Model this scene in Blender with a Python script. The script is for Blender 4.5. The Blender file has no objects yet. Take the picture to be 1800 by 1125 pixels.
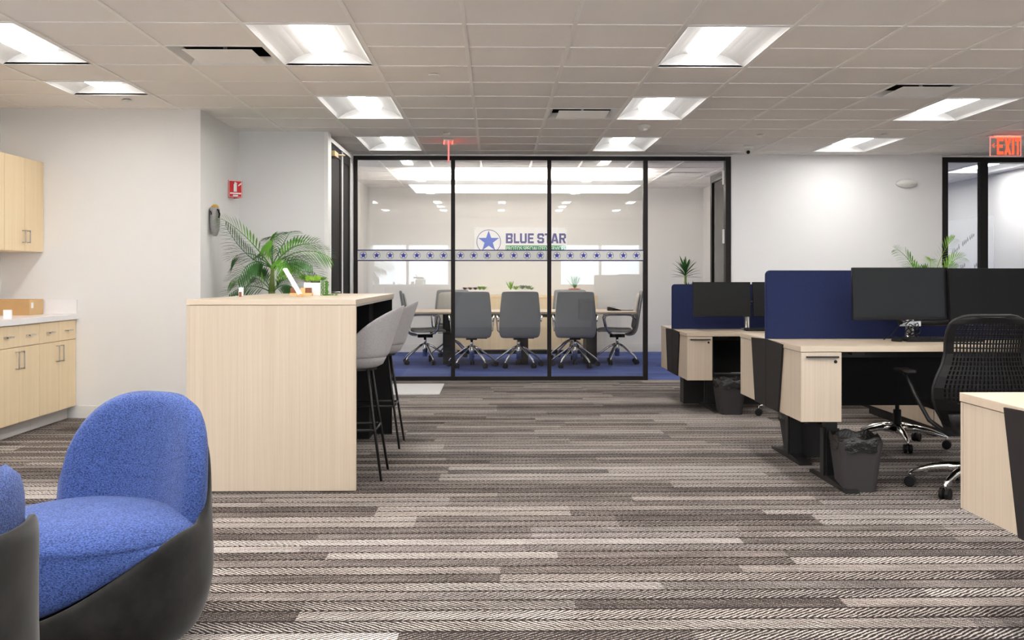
import bpy, bmesh, math, random
from mathutils import Vector, Matrix
PI = math.pi
R = math.radians
random.seed(7)
SC = bpy.context.scene
COL = SC.collection

# ------------------------------------------------------------------ camera, world, exposure
H = 1.16            # camera height
CZ = 2.55           # ceiling height
FPX = 1960.0
cam_d = bpy.data.cameras.new('camera')
cam = bpy.data.objects.new('camera', cam_d)
COL.objects.link(cam)
cam.location = (0, 0, H)
cam.rotation_euler = (PI / 2, 0, -math.atan(45 / FPX))
cam_d.sensor_width = 36.0
cam_d.lens = FPX / 1800 * 36.0
cam_d.shift_x = -15 / 1800
cam_d.shift_y = (488 - 562.5) / 1800
cam_d.clip_start = 0.05
SC.camera = cam

w = bpy.data.worlds.new('world')
SC.world = w
w.use_nodes = True
w.node_tree.nodes['Background'].inputs[0].default_value = (0.80, 0.90, 1.0, 1)
w.node_tree.nodes['Background'].inputs[1].default_value = 5.5

SC.view_settings.view_transform = 'Standard'
SC.view_settings.look = 'None'
SC.view_settings.exposure = 1.13
SC.view_settings.gamma = 1.0
SC.view_settings.use_curve_mapping = False
SC.cycles.max_bounces = 8
SC.cycles.diffuse_bounces = 7
SC.cycles.glossy_bounces = 4
SC.cycles.transparent_max_bounces = 12
SC.cycles.caustics_reflective = False
SC.cycles.caustics_refractive = False
SC.cycles.sample_clamp_indirect = 6.0
LENS = 22.5         # strength of the bright strip along each troffer lens

# ------------------------------------------------------------------ node helpers
class NT:
    def __init__(s, name):
        s.m = bpy.data.materials.new(name)
        s.m.use_nodes = True
        s.t = s.m.node_tree
        s.b = s.t.nodes['Principled BSDF']
        s.out = s.t.nodes['Material Output']
    def n(s, typ, **k):
        nd = s.t.nodes.new(typ)
        for a, v in k.items():
            setattr(nd, a, v)
        return nd
    def l(s, a, b):
        s.t.links.new(a, b)
    def put(s, sock, v):
        if hasattr(v, 'links') or isinstance(v, bpy.types.NodeSocket):
            s.l(v, sock)
        else:
            sock.default_value = v
    def math(s, op, a, b=0.0, c=None):
        nd = s.n('ShaderNodeMath', operation=op)
        s.put(nd.inputs[0], a)
        s.put(nd.inputs[1], b)
        if c is not None:
            s.put(nd.inputs[2], c)
        return nd.outputs[0]
    def mix(s, f, a, b, typ='MIX'):
        nd = s.n('ShaderNodeMix', data_type='RGBA', blend_type=typ)
        s.put(nd.inputs[0], f)
        s.put(nd.inputs[6], a)
        s.put(nd.inputs[7], b)
        return nd.outputs[2]
    def noise(s, vec, scale, detail=2.0, rough=0.5):
        nd = s.n('ShaderNodeTexNoise')
        nd.inputs['Scale'].default_value = scale
        nd.inputs['Detail'].default_value = detail
        nd.inputs['Roughness'].default_value = rough
        if vec is not None:
            s.l(vec, nd.inputs['Vector'])
        return nd.outputs[0]
    def map(s, vec, scale):
        nd = s.n('ShaderNodeMapping')
        nd.inputs['Scale'].default_value = scale
        s.l(vec, nd.inputs['Vector'])
        return nd.outputs[0]
    def ramp(s, f, lo, hi):
        nd = s.n('ShaderNodeMapRange', clamp=True)
        s.put(nd.inputs[0], f)
        s.put(nd.inputs[1], lo)
        s.put(nd.inputs[2], hi)
        return nd.outputs[0]
    def bump(s, h, strength=0.2, dist=0.002):
        nd = s.n('ShaderNodeBump')
        nd.inputs['Strength'].default_value = strength
        nd.inputs['Distance'].default_value = dist
        s.l(h, nd.inputs['Height'])
        s.l(nd.outputs[0], s.b.inputs['Normal'])

def c4(c):
    return (c[0], c[1], c[2], 1)

def plain(name, col, rough=0.5, metal=0.0, spec=None, coat=0.0, sheen=0.0, noise=0.0, nscale=40):
    t = NT(name)
    t.b.inputs['Base Color'].default_value = c4(col)
    t.b.inputs['Roughness'].default_value = rough
    t.b.inputs['Metallic'].default_value = metal
    if spec is not None:
        t.b.inputs['Specular IOR Level'].default_value = spec
    t.b.inputs['Coat Weight'].default_value = coat
    t.b.inputs['Sheen Weight'].default_value = sheen
    g = t.n('ShaderNodeTexCoord')
    nn = t.noise(g.outputs['Object'], nscale, 3)
    amt = noise if noise else 0.04
    lo = tuple(x * (1 - amt) for x in col)
    hi = tuple(min(1, x * (1 + amt)) for x in col)
    t.l(t.mix(nn, c4(lo), c4(hi)), t.b.inputs['Base Color'])
    return t.m

def emit(name, col, strength, base=(0.8, 0.8, 0.8)):
    t = NT(name)
    t.b.inputs['Base Color'].default_value = c4(base)
    t.b.inputs['Emission Color'].default_value = c4(col)
    t.b.inputs['Emission Strength'].default_value = strength
    return t.m

def wood(name, a, b, sc=(130, 130, 1.6), rough=0.45):
    t = NT(name)
    g = t.n('ShaderNodeTexCoord')
    n1 = t.noise(t.map(g.outputs['Object'], sc), 1.0, 3, 0.6)
    n2 = t.noise(t.map(g.outputs['Object'], tuple(x * 0.18 for x in sc)), 1.0, 2)
    f = t.math('ADD', t.math('MULTIPLY', t.ramp(n1, 0.3, 0.7), 0.65), t.math('MULTIPLY', t.ramp(n2, 0.3, 0.7), 0.35))
    t.l(t.mix(f, c4(a), c4(b)), t.b.inputs['Base Color'])
    t.b.inputs['Roughness'].default_value = rough
    return t.m

def fabric(name, a, b, scale=260, strength=0.5, rough=0.9, stretch=(1, 1, 1.8), sheen=0.15):
    t = NT(name)
    g = t.n('ShaderNodeTexCoord')
    v = t.map(g.outputs['Object'], stretch)
    n1 = t.noise(v, scale, 2, 0.6)
    n2 = t.noise(v, scale * 0.12, 2, 0.5)
    f = t.math('ADD', t.math('MULTIPLY', t.ramp(n1, 0.35, 0.65), 0.8), t.math('MULTIPLY', n2, 0.2))
    t.l(t.mix(f, c4(a), c4(b)), t.b.inputs['Base Color'])
    t.b.inputs['Roughness'].default_value = rough
    t.b.inputs['Specular IOR Level'].default_value = 0.15
    t.b.inputs['Sheen Weight'].default_value = sheen
    t.bump(n1, strength, 0.003)
    return t.m

def glass(name, tint=(0.97, 0.985, 0.975), extra=0.0, rough=0.0, ior=1.5):
    t = NT(name)
    t.t.nodes.remove(t.b)
    tr = t.n('ShaderNodeBsdfTransparent')
    tr.inputs[0].default_value = c4(tint)
    gl = t.n('ShaderNodeBsdfGlossy')
    gl.inputs['Roughness'].default_value = rough
    fr = t.n('ShaderNodeFresnel')
    fr.inputs[0].default_value = ior
    f = t.math('ADD', fr.outputs[0], extra)
    mx = t.n('ShaderNodeMixShader')
    t.l(f, mx.inputs[0])
    t.l(tr.outputs[0], mx.inputs[1])
    t.l(gl.outputs[0], mx.inputs[2])
    t.l(mx.outputs[0], t.out.inputs[0])
    return t.m

M = {}
M['wall'] = plain('wall_paint', (0.80, 0.795, 0.795), 0.85, noise=0.01, nscale=3)
M['confwall'] = plain('conference_wall_paint', (0.81, 0.80, 0.785), 0.85, noise=0.01, nscale=3)
M['tile'] = plain('ceiling_tile', (0.90, 0.87, 0.85), 0.95, noise=0.03, nscale=160)
M['tbar'] = plain('ceiling_grid_white', (0.93, 0.91, 0.885), 0.45)
M['white'] = plain('white_enamel', (0.86, 0.86, 0.85), 0.4)
M['plaque'] = plain('vent_plaque_white', (0.96, 0.955, 0.94), 0.4)
M['reflector'] = plain('white_reflector', (0.82, 0.82, 0.82), 0.6)
M['wplastic'] = plain('white_plastic', (0.80, 0.79, 0.76), 0.35)
M['counter'] = plain('white_countertop', (0.85, 0.84, 0.86), 0.25, noise=0.02)
M['plinth'] = plain('pale_grey_plinth', (0.62, 0.60, 0.59), 0.5)
M['wood'] = wood('pale_maple', (0.455, 0.370, 0.282), (0.545, 0.455, 0.358))
M['woodh'] = wood('pale_maple_top', (0.50, 0.405, 0.305), (0.58, 0.48, 0.37), (2.0, 120, 120), 0.3)
M['cabwood'] = wood('honey_maple', (0.80, 0.62, 0.385), (0.92, 0.75, 0.50))
M['black'] = plain('black_metal', (0.011, 0.010, 0.010), 0.45, spec=0.35)
M['blackp'] = plain('black_plastic', (0.007, 0.006, 0.006), 0.5, spec=0.2)
M['frame'] = plain('black_frame', (0.014, 0.011, 0.011), 0.5, spec=0.2)
M['doorp'] = plain('charcoal_door', (0.022, 0.020, 0.021), 0.75, spec=0.12)
M['charcoal'] = plain('charcoal_laminate', (0.021, 0.018, 0.018), 0.75, spec=0.12, noise=0.06, nscale=300)
M['darkpanel'] = plain('dark_panel', (0.007, 0.006, 0.006), 0.6, spec=0.2)
M['chrome'] = plain('chrome', (0.78, 0.77, 0.76), 0.12, 1.0)
M['steel'] = plain('brushed_steel', (0.60, 0.58, 0.56), 0.32, 1.0)
M['screen'] = plain('screen_black', (0.005, 0.005, 0.005), 0.36, spec=0.2)
M['bluefab'] = fabric('blue_weave', (0.008, 0.019, 0.082), (0.072, 0.122, 0.345), 170, 1.0, 0.9, (1, 1, 2.0), 0.1)
M['navy'] = fabric('navy_felt', (0.012, 0.018, 0.058), (0.022, 0.030, 0.088), 500, 0.15, 0.95, (1, 1, 1), 0.05)
M['greyfab'] = fabric('grey_tweed', (0.24, 0.225, 0.23), (0.46, 0.44, 0.445), 420, 0.35, 0.95, (1, 1, 1))
M['greyback'] = fabric('grey_chair_back', (0.19, 0.192, 0.20), (0.26, 0.262, 0.27), 500, 0.15)
M['greyseat'] = fabric('taupe_upholstery', (0.30, 0.285, 0.265), (0.40, 0.385, 0.36), 300, 0.15)
M['velvet'] = None
M['acryl'] = glass('clear_acrylic', (0.96, 0.96, 0.95), 0.03)
M['glass'] = glass('window_glass', (0.985, 0.99, 0.983), 0.0, 0.0, 1.45)
M['cardboard'] = plain('cardboard', (0.50, 0.30, 0.13), 0.8, noise=0.06, nscale=20)
M['cardlight'] = plain('cardboard_end', (0.60, 0.40, 0.20), 0.8, noise=0.06, nscale=20)
M['paper'] = plain('white_paper', (0.80, 0.81, 0.84), 0.6)
M['red'] = plain('red_sign', (0.62, 0.008, 0.010), 0.4)
M['gold'] = plain('gold_tip', (0.55, 0.33, 0.05), 0.4)
M['greysil'] = plain('grey_ornament', (0.36, 0.35, 0.35), 0.5, noise=0.25, nscale=60)
M['dkgreen'] = plain('dark_palm_green', (0.032, 0.125, 0.024), 0.42, noise=0.45, nscale=9)
M['green'] = plain('palm_green', (0.085, 0.250, 0.018), 0.42, noise=0.45, nscale=9)
M['brightgreen'] = plain('bright_leaf_green', (0.20, 0.43, 0.035), 0.45, noise=0.5, nscale=14)
M['lime'] = plain('lime_succulent', (0.34, 0.62, 0.07), 0.5, noise=0.4, nscale=40)
M['sage'] = plain('sage_succulent', (0.24, 0.36, 0.20), 0.5, noise=0.3, nscale=40)
M['burg'] = plain('burgundy_succulent', (0.11, 0.035, 0.03), 0.5, noise=0.4, nscale=40)
M['stem'] = plain('palm_stem', (0.16, 0.23, 0.05), 0.6, noise=0.4, nscale=20)
M['trunk'] = plain('palm_trunk', (0.23, 0.13, 0.06), 0.8, noise=0.4, nscale=30)
M['soil'] = plain('soil', (0.05, 0.035, 0.025), 0.95, noise=0.4, nscale=60)
M['pot'] = plain('grey_pot', (0.35, 0.34, 0.33), 0.6)
M['whitepot'] = plain('white_ceramic', (0.80, 0.79, 0.77), 0.3)
M['orange'] = plain('orange_planter', (0.75, 0.13, 0.03), 0.5, noise=0.3, nscale=60)
M['lightblock'] = plain('light_wood_block', (0.70, 0.42, 0.18), 0.5, noise=0.12, nscale=50)
M['brownblock'] = plain('brown_wood_block', (0.20, 0.055, 0.018), 0.45, noise=0.35, nscale=50)
M['bin'] = plain('grey_bin_plastic', (0.042, 0.038, 0.039), 0.6, spec=0.2)
M['marker'] = plain('marker_grey', (0.30, 0.30, 0.31), 0.6)
M['starblue'] = plain('star_blue', (0.025, 0.035, 0.36), 0.4)
M['signblue'] = plain('sign_star_blue', (0.13, 0.20, 0.66), 0.4)
M['navyline'] = plain('navy_line', (0.02, 0.02, 0.09), 0.4)
M['signletter'] = plain('sign_letter_blue', (0.105, 0.105, 0.30), 0.4)
M['signgreen'] = plain('sign_green', (0.02, 0.30, 0.10), 0.4)
M['signwhite'] = plain('sign_white', (0.86, 0.87, 0.88), 0.35)
M['basewhite'] = plain('baseboard_white', (0.80, 0.785, 0.75), 0.5)
M['brass'] = plain('brass', (0.55, 0.42, 0.22), 0.3, 1.0)
M['mat'] = plain('pale_floor_plate', (0.62, 0.61, 0.62), 0.45)
M['lens'] = emit('light_lens', (1.0, 0.98, 0.94), 1.7)
M['lensr'] = emit('light_lens_neutral', (1.0, 0.98, 0.95), 1.7)
def strip_mat(name, col):
    t = NT(name)
    g = t.n('ShaderNodeNewGeometry')
    sp = t.n('ShaderNodeSeparateXYZ')
    t.l(g.outputs['Normal'], sp.inputs[0])
    t.l(t.math('MULTIPLY', t.math('LESS_THAN', sp.outputs[2], -0.5), LENS), t.b.inputs['Emission Strength'])
    t.b.inputs['Emission Color'].default_value = c4(col)
    return t.m
M['strip'] = strip_mat('light_strip', (1.0, 0.965, 0.915))
M['stripr'] = strip_mat('light_strip_neutral', (1.0, 0.975, 0.945))
M['pend'] = emit('pendant_panel', (1.0, 0.965, 0.90), 1.7)
M['pendup'] = emit('pendant_uplight', (1.0, 0.965, 0.90), 4.8)
M['redglow'] = emit('exit_red', (1.0, 0.075, 0.025), 0.9, (0.6, 0.02, 0.01))
M['rededge'] = emit('exit_red_edge', (1.0, 0.28, 0.25), 0.45, (0.6, 0.1, 0.1))
M['redled'] = emit('exit_led', (1.0, 0.05, 0.02), 5.0, (0.6, 0.02, 0.01))
M['shade'] = plain('roller_shade', (0.55, 0.55, 0.54), 0.9)

def velvet():
    t = NT('charcoal_velvet')
    g = t.n('ShaderNodeTexCoord')
    a = t.noise(g.outputs['Object'], 7, 4, 0.6)
    b = t.noise(g.outputs['Object'], 420, 2, 0.5)
    f = t.math('ADD', t.math('MULTIPLY', t.ramp(a, 0.35, 0.7), 0.8), t.math('MULTIPLY', b, 0.2))
    t.l(t.mix(f, (0.006, 0.0055, 0.005, 1), (0.027, 0.0255, 0.024, 1)), t.b.inputs['Base Color'])
    t.b.inputs['Roughness'].default_value = 0.8
    t.b.inputs['Specular IOR Level'].default_value = 0.15
    t.b.inputs['Sheen Weight'].default_value = 0.2
    t.b.inputs['Sheen Roughness'].default_value = 0.4
    t.bump(b, 0.1, 0.001)
    return t.m
M['velvet'] = velvet()

def bag():
    t = NT('black_bin_bag')
    g = t.n('ShaderNodeTexCoord')
    a = t.noise(g.outputs['Object'], 30, 4, 0.6)
    t.b.inputs['Base Color'].default_value = (0.012, 0.011, 0.011, 1)
    t.b.inputs['Roughness'].default_value = 0.22
    t.bump(a, 0.9, 0.02)
    return t.m
M['bag'] = bag()

def carpet():
    t = NT('herringbone_carpet')
    g = t.n('ShaderNodeNewGeometry')
    sp = t.n('ShaderNodeSeparateXYZ')
    t.l(g.outputs['Position'], sp.inputs[0])
    x, y = sp.outputs[0], sp.outputs[1]
    PW = 0.236
    row = t.math('FLOOR', t.math('DIVIDE', y, PW))
    def wn(a, b):
        c = t.n('ShaderNodeCombineXYZ')
        t.put(c.inputs[0], a); t.put(c.inputs[1], b)
        nd = t.n('ShaderNodeTexWhiteNoise', noise_dimensions='3D')
        t.l(c.outputs[0], nd.inputs['Vector'])
        return nd.outputs['Value']
    off = t.math('MULTIPLY', wn(row, 3.3), 0.96)
    col = t.math('FLOOR', t.math('DIVIDE', t.math('ADD', x, off), 0.96))
    pr = wn(t.math('ADD', col, 0.5), t.math('ADD', row, 0.5))
    fy = t.math('FRACT', t.math('DIVIDE', y, PW))
    band = t.math('FLOOR', t.math('MULTIPLY', fy, 2.0))
    br = wn(t.math('ADD', t.math('MULTIPLY', col, 7.13), 0.31), t.math('ADD', t.math('MULTIPLY', row, 2.0), t.math('ADD', band, 0.21)))
    tri = t.math('ABSOLUTE', t.math('SUBTRACT', t.math('FRACT', t.math('MULTIPLY', fy, 2.0)), 0.5))
    tri2 = t.math('ABSOLUTE', t.math('SUBTRACT', fy, 0.5))
    cmb = t.n('ShaderNodeCombineXYZ')
    t.l(x, cmb.inputs[0]); t.l(y, cmb.inputs[1])
    jit = t.noise(t.map(cmb.outputs[0], (1, 1, 1)), 24, 1)
    ph = t.math('ADD', t.math('DIVIDE', t.math('ADD', x, t.math('MULTIPLY', tri2, PW * 1.15)), 0.026), t.math('MULTIPLY', jit, 0.9))
    dash = t.math('SINE', t.math('MULTIPLY', ph, 2 * PI))
    grain = t.noise(t.map(cmb.outputs[0], (0.6, 1.2, 1)), 330, 1)
    mid = t.noise(t.map(cmb.outputs[0], (0.12, 1.0, 1)), 26, 2)
    val = t.math('ADD', t.math('MULTIPLY', dash, 0.68), t.math('MULTIPLY', t.math('SUBTRACT', grain, 0.5), 3.0))
    # dark joint rows between bands
    fb = t.math('FRACT', t.math('MULTIPLY', fy, 2.0))
    edge = t.ramp(t.math('ABSOLUTE', t.math('SUBTRACT', fb, 0.5)), 0.40, 0.47)
    lvl = t.math('ADD', t.math('MULTIPLY', t.math('SUBTRACT', br, 0.90), 0.72), t.math('MULTIPLY', t.math('SUBTRACT', pr, 0.5), 0.30))
    lvl = t.math('ADD', lvl, t.math('MULTIPLY', t.math('SUBTRACT', mid, 0.5), 0.9))
    lvl = t.math('SUBTRACT', lvl, t.math('MULTIPLY', edge, 0.75))
    f = t.ramp(t.math('ADD', val, lvl), -0.30, 0.42)
    tint = t.mix(pr, (0.56, 0.49, 0.44, 1), (0.58, 0.53, 0.50, 1))
    t.l(t.mix(f, (0.022, 0.016, 0.015, 1), tint), t.b.inputs['Base Color'])
    t.b.inputs['Roughness'].default_value = 0.95
    t.b.inputs['Specular IOR Level'].default_value = 0.1
    t.bump(f, 0.35, 0.003)
    return t.m
M['carpet'] = carpet()

def bluecarpet():
    t = NT('blue_carpet_tiles')
    g = t.n('ShaderNodeNewGeometry')
    sp = t.n('ShaderNodeSeparateXYZ')
    t.l(g.outputs['Position'], sp.inputs[0])
    row = t.math('FLOOR', t.math('DIVIDE', sp.outputs[1], 0.25))
    nd0 = t.n('ShaderNodeTexWhiteNoise', noise_dimensions='1D')
    t.l(row, nd0.inputs['W'])
    col = t.math('FLOOR', t.math('DIVIDE', t.math('ADD', sp.outputs[0], nd0.outputs['Value']), 1.0))
    c = t.n('ShaderNodeCombineXYZ')
    t.l(col, c.inputs[0]); t.l(row, c.inputs[1])
    nd = t.n('ShaderNodeTexWhiteNoise', noise_dimensions='3D')
    t.l(c.outputs[0], nd.inputs['Vector'])
    st = t.noise(t.map(g.outputs['Position'], (1.2, 16, 1)), 1.6, 4, 0.65)
    f = t.math('ADD', t.math('MULTIPLY', nd.outputs['Value'], 0.35), t.math('MULTIPLY', t.ramp(st, 0.3, 0.7), 0.65))
    t.l(t.mix(f, (0.017, 0.032, 0.15, 1), (0.085, 0.135, 0.40, 1)), t.b.inputs['Base Color'])
    t.b.inputs['Roughness'].default_value = 0.95
    return t.m
M['bluecarpet'] = bluecarpet()

# ------------------------------------------------------------------ mesh helpers
class MB:
    def __init__(s):
        s.bm = bmesh.new()
    def quad(s, *p):
        return s.bm.faces.new([s.bm.verts.new(v) for v in p])
    def box(s, x0, x1, y0, y1, z0, z1, m=None):
        v = [s.bm.verts.new((m @ Vector(p)) if m else p) for p in
             ((x0, y0, z0), (x1, y0, z0), (x1, y1, z0), (x0, y1, z0), (x0, y0, z1), (x1, y0, z1), (x1, y1, z1), (x0, y1, z1))]
        for f in ((3, 2, 1, 0), (4, 5, 6, 7), (0, 1, 5, 4), (1, 2, 6, 5), (2, 3, 7, 6), (3, 0, 4, 7)):
            s.bm.faces.new([v[i] for i in f])
        return s
    def loops(s, rings, close=True, cap0=True, cap1=True):
        vs = [[s.bm.verts.new(p) for p in r] for r in rings]
        n = len(vs[0])
        for a, b in zip(vs[:-1], vs[1:]):
            for i in range(n if close else n - 1):
                j = (i + 1) % n
                s.bm.faces.new((a[i], a[j], b[j], b[i]))
        if cap0:
            s.bm.faces.new(list(reversed(vs[0])))
        if cap1:
            s.bm.faces.new(vs[-1])
        return vs
    def prism(s, pts, axis, a, b):
        def P(u, v, w_):
            return {'x': (w_, u, v), 'y': (u, w_, v), 'z': (u, v, w_)}[axis]
        s.loops([[P(u, v, a) for u, v in pts], [P(u, v, b) for u, v in pts]])
        return s
    def tube(s, pts, r, n=8, r2=None, flat=1.0):
        pts = [Vector(p) for p in pts]
        rings = []
        up = Vector((0, 0, 1))
        k = len(pts)
        prev = None
        for i, p in enumerate(pts):
            if i == 0: d = pts[1] - p
            elif i == k - 1: d = p - pts[-2]
            else: d = (pts[i + 1] - p).normalized() + (p - pts[i - 1]).normalized()
            d.normalize()
            if prev is None:
                a = d.cross(up)
                if a.length < 1e-3: a = d.cross(Vector((0, 1, 0)))
            else:
                a = prev - d * prev.dot(d)
                if a.length < 1e-4: a = d.cross(up)
            a.normalize(); prev = a
            b = d.cross(a)
            rr = r if r2 is None else r + (r2 - r) * i / (k - 1)
            rings.append([p + a * rr * math.cos(2 * PI * j / n) + b * rr * flat * math.sin(2 * PI * j / n) for j in range(n)])
        s.loops(rings)
        return s
    def lathe(s, prof, n=24, c=(0, 0, 0), sx=1, sy=1, cap=True):
        rings = [[(c[0] + r * sx * math.cos(2 * PI * j / n), c[1] + r * sy * math.sin(2 * PI * j / n), c[2] + z) for j in range(n)] for r, z in prof]
        s.loops(rings, True, cap, cap)
        return s
    def wheel(s, c, r, wd, axis, n=16):
        ax = Vector(axis).normalized()
        a = ax.cross(Vector((0, 0, 1))).normalized(); b = ax.cross(a)
        c = Vector(c)
        rings = []
        for o, rr in ((-.5, .8), (-.4, 1), (.4, 1), (.5, .8)):
            rings.append([c + ax * o * wd + (a * math.cos(2 * PI * j / n) + b * math.sin(2 * PI * j / n)) * r * rr for j in range(n)])
        s.loops(rings)
        return s
    def ribbon(s, pts, wid, th, e=0.35, n=12, axis='x', thl=None):
        """slab swept along pts in the y-z plane, width along x, rounded section"""
        pts = [Vector(p) for p in pts]
        k = len(pts); rings = []
        for i, p in enumerate(pts):
            d = pts[min(i + 1, k - 1)] - pts[max(i - 1, 0)]
            d.normalize()
            nrm = Vector((0, -d.z, d.y))
            wv = wid[i] if isinstance(wid, (list, tuple)) else wid
            tv = th[i] if isinstance(th, (list, tuple)) else th
            ring = []
            for j in range(n):
                a = 2 * PI * j / n + PI / n
                ca, sa = math.cos(a), math.sin(a)
                ux = math.copysign(abs(ca) ** e, ca); uy = math.copysign(abs(sa) ** e, sa)
                ring.append(p + Vector((ux * wv / 2, 0, 0)) + nrm * uy * tv / 2)
            rings.append(ring)
        s.loops(rings)
        return s
    def build(s, name, mat, parent=None, bevel=0.0, smooth=False, sub=0, solid=0.0, loc=None):
        bmesh.ops.recalc_face_normals(s.bm, faces=s.bm.faces[:])
        me = bpy.data.meshes.new(name)
        s.bm.to_mesh(me); s.bm.free()
        o = bpy.data.objects.new(name, me)
        COL.objects.link(o)
        mats = mat if isinstance(mat, (list, tuple)) else [mat]
        for q in mats:
            me.materials.append(M[q] if isinstance(q, str) else q)
        if smooth:
            for p in me.polygons: p.use_smooth = True
        if parent: o.parent = parent
        if loc: o.location = loc
        if solid:
            md = o.modifiers.new('s', 'SOLIDIFY'); md.thickness = solid; md.offset = 0
        if bevel:
            md = o.modifiers.new('b', 'BEVEL'); md.width = bevel; md.segments = 2; md.limit_method = 'ANGLE'
        if sub:
            md = o.modifiers.new('u', 'SUBSURF'); md.levels = sub; md.render_levels = sub
        return o

def bx(name, mat, x0, x1, y0, y1, z0, z1, parent=None, bevel=0.0):
    return MB().box(x0, x1, y0, y1, z0, z1).build(name, mat, parent, bevel)

def tag(o, label=None, cat=None, group=None, kind=None):
    if label: o['label'] = label
    if cat: o['category'] = cat
    if group: o['group'] = group
    if kind: o['kind'] = kind
    return o

def thing(name, label, cat, loc=(0, 0, 0), rz=0.0, group=None):
    o = bpy.data.objects.new(name, None)
    COL.objects.link(o)
    o.empty_display_size = 0.1
    o.location = loc
    o.rotation_euler = (0, 0, rz)
    return tag(o, label, cat, group)

def struct(name, o=None):
    o.name = name
    o['kind'] = 'structure'
    return o

def dup(root, loc, rz=0.0, label=None, group=None):
    r = root.copy(); COL.objects.link(r)
    r.location = loc; r.rotation_euler = (0, 0, rz)
    if label: r['label'] = label
    if group: r['group'] = group
    for ch in list(root.children):
        c = ch.copy(); COL.objects.link(c); c.parent = r
        for g in list(ch.children):
            d = g.copy(); COL.objects.link(d); d.parent = c
    return r

def wallbox(name, x0, x1, y0, y1, z0, z1, mat='wall'):
    return struct(name, bx(name, mat, x0, x1, y0, y1, z0, z1))

def text_mesh(name, body, size, mat, parent, loc, rot, fw, fh, bold=0.0, depth=0.002, align='LEFT'):
    cu = bpy.data.curves.new('t', 'FONT')
    cu.body = body; cu.size = size; cu.extrude = depth; cu.offset = bold
    cu.align_x = align
    to = bpy.data.objects.new('t', cu)
    COL.objects.link(to)
    bpy.context.view_layer.update()
    me = bpy.data.meshes.new_from_object(to)
    bpy.data.objects.remove(to); bpy.data.curves.remove(cu)
    me.name = name
    o = bpy.data.objects.new(name, me)
    COL.objects.link(o)
    me.materials.clear(); me.materials.append(M[mat])
    mx_, mn_ = max(v.co.x for v in me.vertices), min(v.co.x for v in me.vertices)
    my_, ny_ = max(v.co.y for v in me.vertices), min(v.co.y for v in me.vertices)
    for v in me.vertices:
        v.co.x = (v.co.x - mn_) * fw / (mx_ - mn_); v.co.y = (v.co.y - ny_) * fh / (my_ - ny_)
    o.parent = parent; o.location = loc; o.rotation_euler = rot
    return o

GLY = {
 'B': ([(0, 0, .3, 1), (.3, .8, .82, 1), (.3, .41, .82, .59), (.3, 0, .82, .2), (.7, .62, 1, .93), (.7, .07, 1, .38), (.82, .38, .95, .62), (.82, .93, .93, 1), (.82, 0, .93, .07)], []),
 'L': ([(0, 0, .3, 1), (.3, 0, 1, .2)], []),
 'U': ([(0, .1, .3, 1), (.7, .1, 1, 1), (.12, 0, .88, .2)], []),
 'E': ([(0, 0, .3, 1), (.3, .8, 1, 1), (.3, .41, .9, .59), (.3, 0, 1, .2)], []),
 'S': ([(.1, .8, .9, 1), (0, .5, .3, .9), (.7, .68, 1, .9), (.15, .41, .85, .59), (.7, .1, 1, .5), (.1, 0, .9, .2), (0, .1, .3, .32)], []),
 'T': ([(0, .8, 1, 1), (.35, 0, .65, .8)], []),
 'A': ([(.28, .2, .72, .36)], [[(0, 0), (.28, 0), (.58, 1), (.32, 1)], [(.72, 0), (1, 0), (.68, 1), (.42, 1)]]),
 'R': ([(0, 0, .3, 1), (.3, .8, .85, 1), (.3, .38, .8, .56), (.7, .5, 1, .92)], [[(.42, .42), (.72, .42), (1, 0), (.70, 0)]]),
 'X': ([], [[(0, 0), (.32, 0), (1, 1), (.68, 1)], [(0, 1), (.32, 1), (1, 0), (.68, 0)]]),
 'I': ([(0, 0, 1, 1)], []),
}
def block_text(mb, items, x0, z0, h, y0, y1):
    """items: (letter, offset, width) in metres; front at y0"""
    for ch, ox, wd in items:
        rects, polys = GLY[ch]
        for a, b, c, d in rects: polys = polys + [[(a, b), (c, b), (c, d), (a, d)]]
        for q, pl in enumerate(polys):
            mb.prism([(x0 + ox + u * wd, z0 + v * h) for u, v in pl], 'y', y0 - q * .00002, y1)

def star_pts(cx, cz, r, k=0.42):
    return [(cx + (r if i % 2 == 0 else r * k) * math.sin(PI * i / 5), cz + (r if i % 2 == 0 else r * k) * math.cos(PI * i / 5)) for i in range(10)]

def ring_mesh(mb, cx, cz, r0, r1, y0, y1, n=32):
    rings = []
    for r, y in ((r0, y0), (r1, y0), (r1, y1), (r0, y1), (r0, y0)):
        rings.append([(cx + r * math.cos(2 * PI * j / n), y, cz + r * math.sin(2 * PI * j / n)) for j in range(n)])
    mb.loops(rings, True, False, False)

# ------------------------------------------------------------------ the shell of the place
GX, GY, G = -0.170, 6.130, 0.6096          # ceiling grid origin and pitch
GL = 12.60                                  # plane of the conference room glass
struct('floor', bx('floor', 'carpet', -4.3, 8.2, -1.1, GL + 0.03, -0.1, 0.0))
struct('floor_conference', bx('floor_conference', 'bluecarpet', -2.2, 8.2, GL + 0.03, 17.6, -0.1, 0.0))
wallbox('wall_left', -4.28, -4.08, -1.1, 9.5, 0, CZ + 0.2)
wallbox('wall_kitchen_end', -4.08, -2.44, 9.30, 9.50, 0, CZ + 0.2)
wallbox('wall_recess_side', -2.64, -2.44, 9.50, 10.68, 0, CZ + 0.2)
wallbox('wall_recess_back', -2.64, -1.59, 10.68, 10.86, 0, CZ + 0.2)
wallbox('wall_recess_right', -1.79, -1.59, 12.40, GL + 0.06, 0, CZ + 0.2)
wallbox('wall_right_front', 2.69, 5.09, GL - 0.02, GL + 0.13, 0, CZ + 0.2)
wallbox('wall_right', 8.0, 8.2, -1.1, 17.6, 0, CZ + 0.2)
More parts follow.
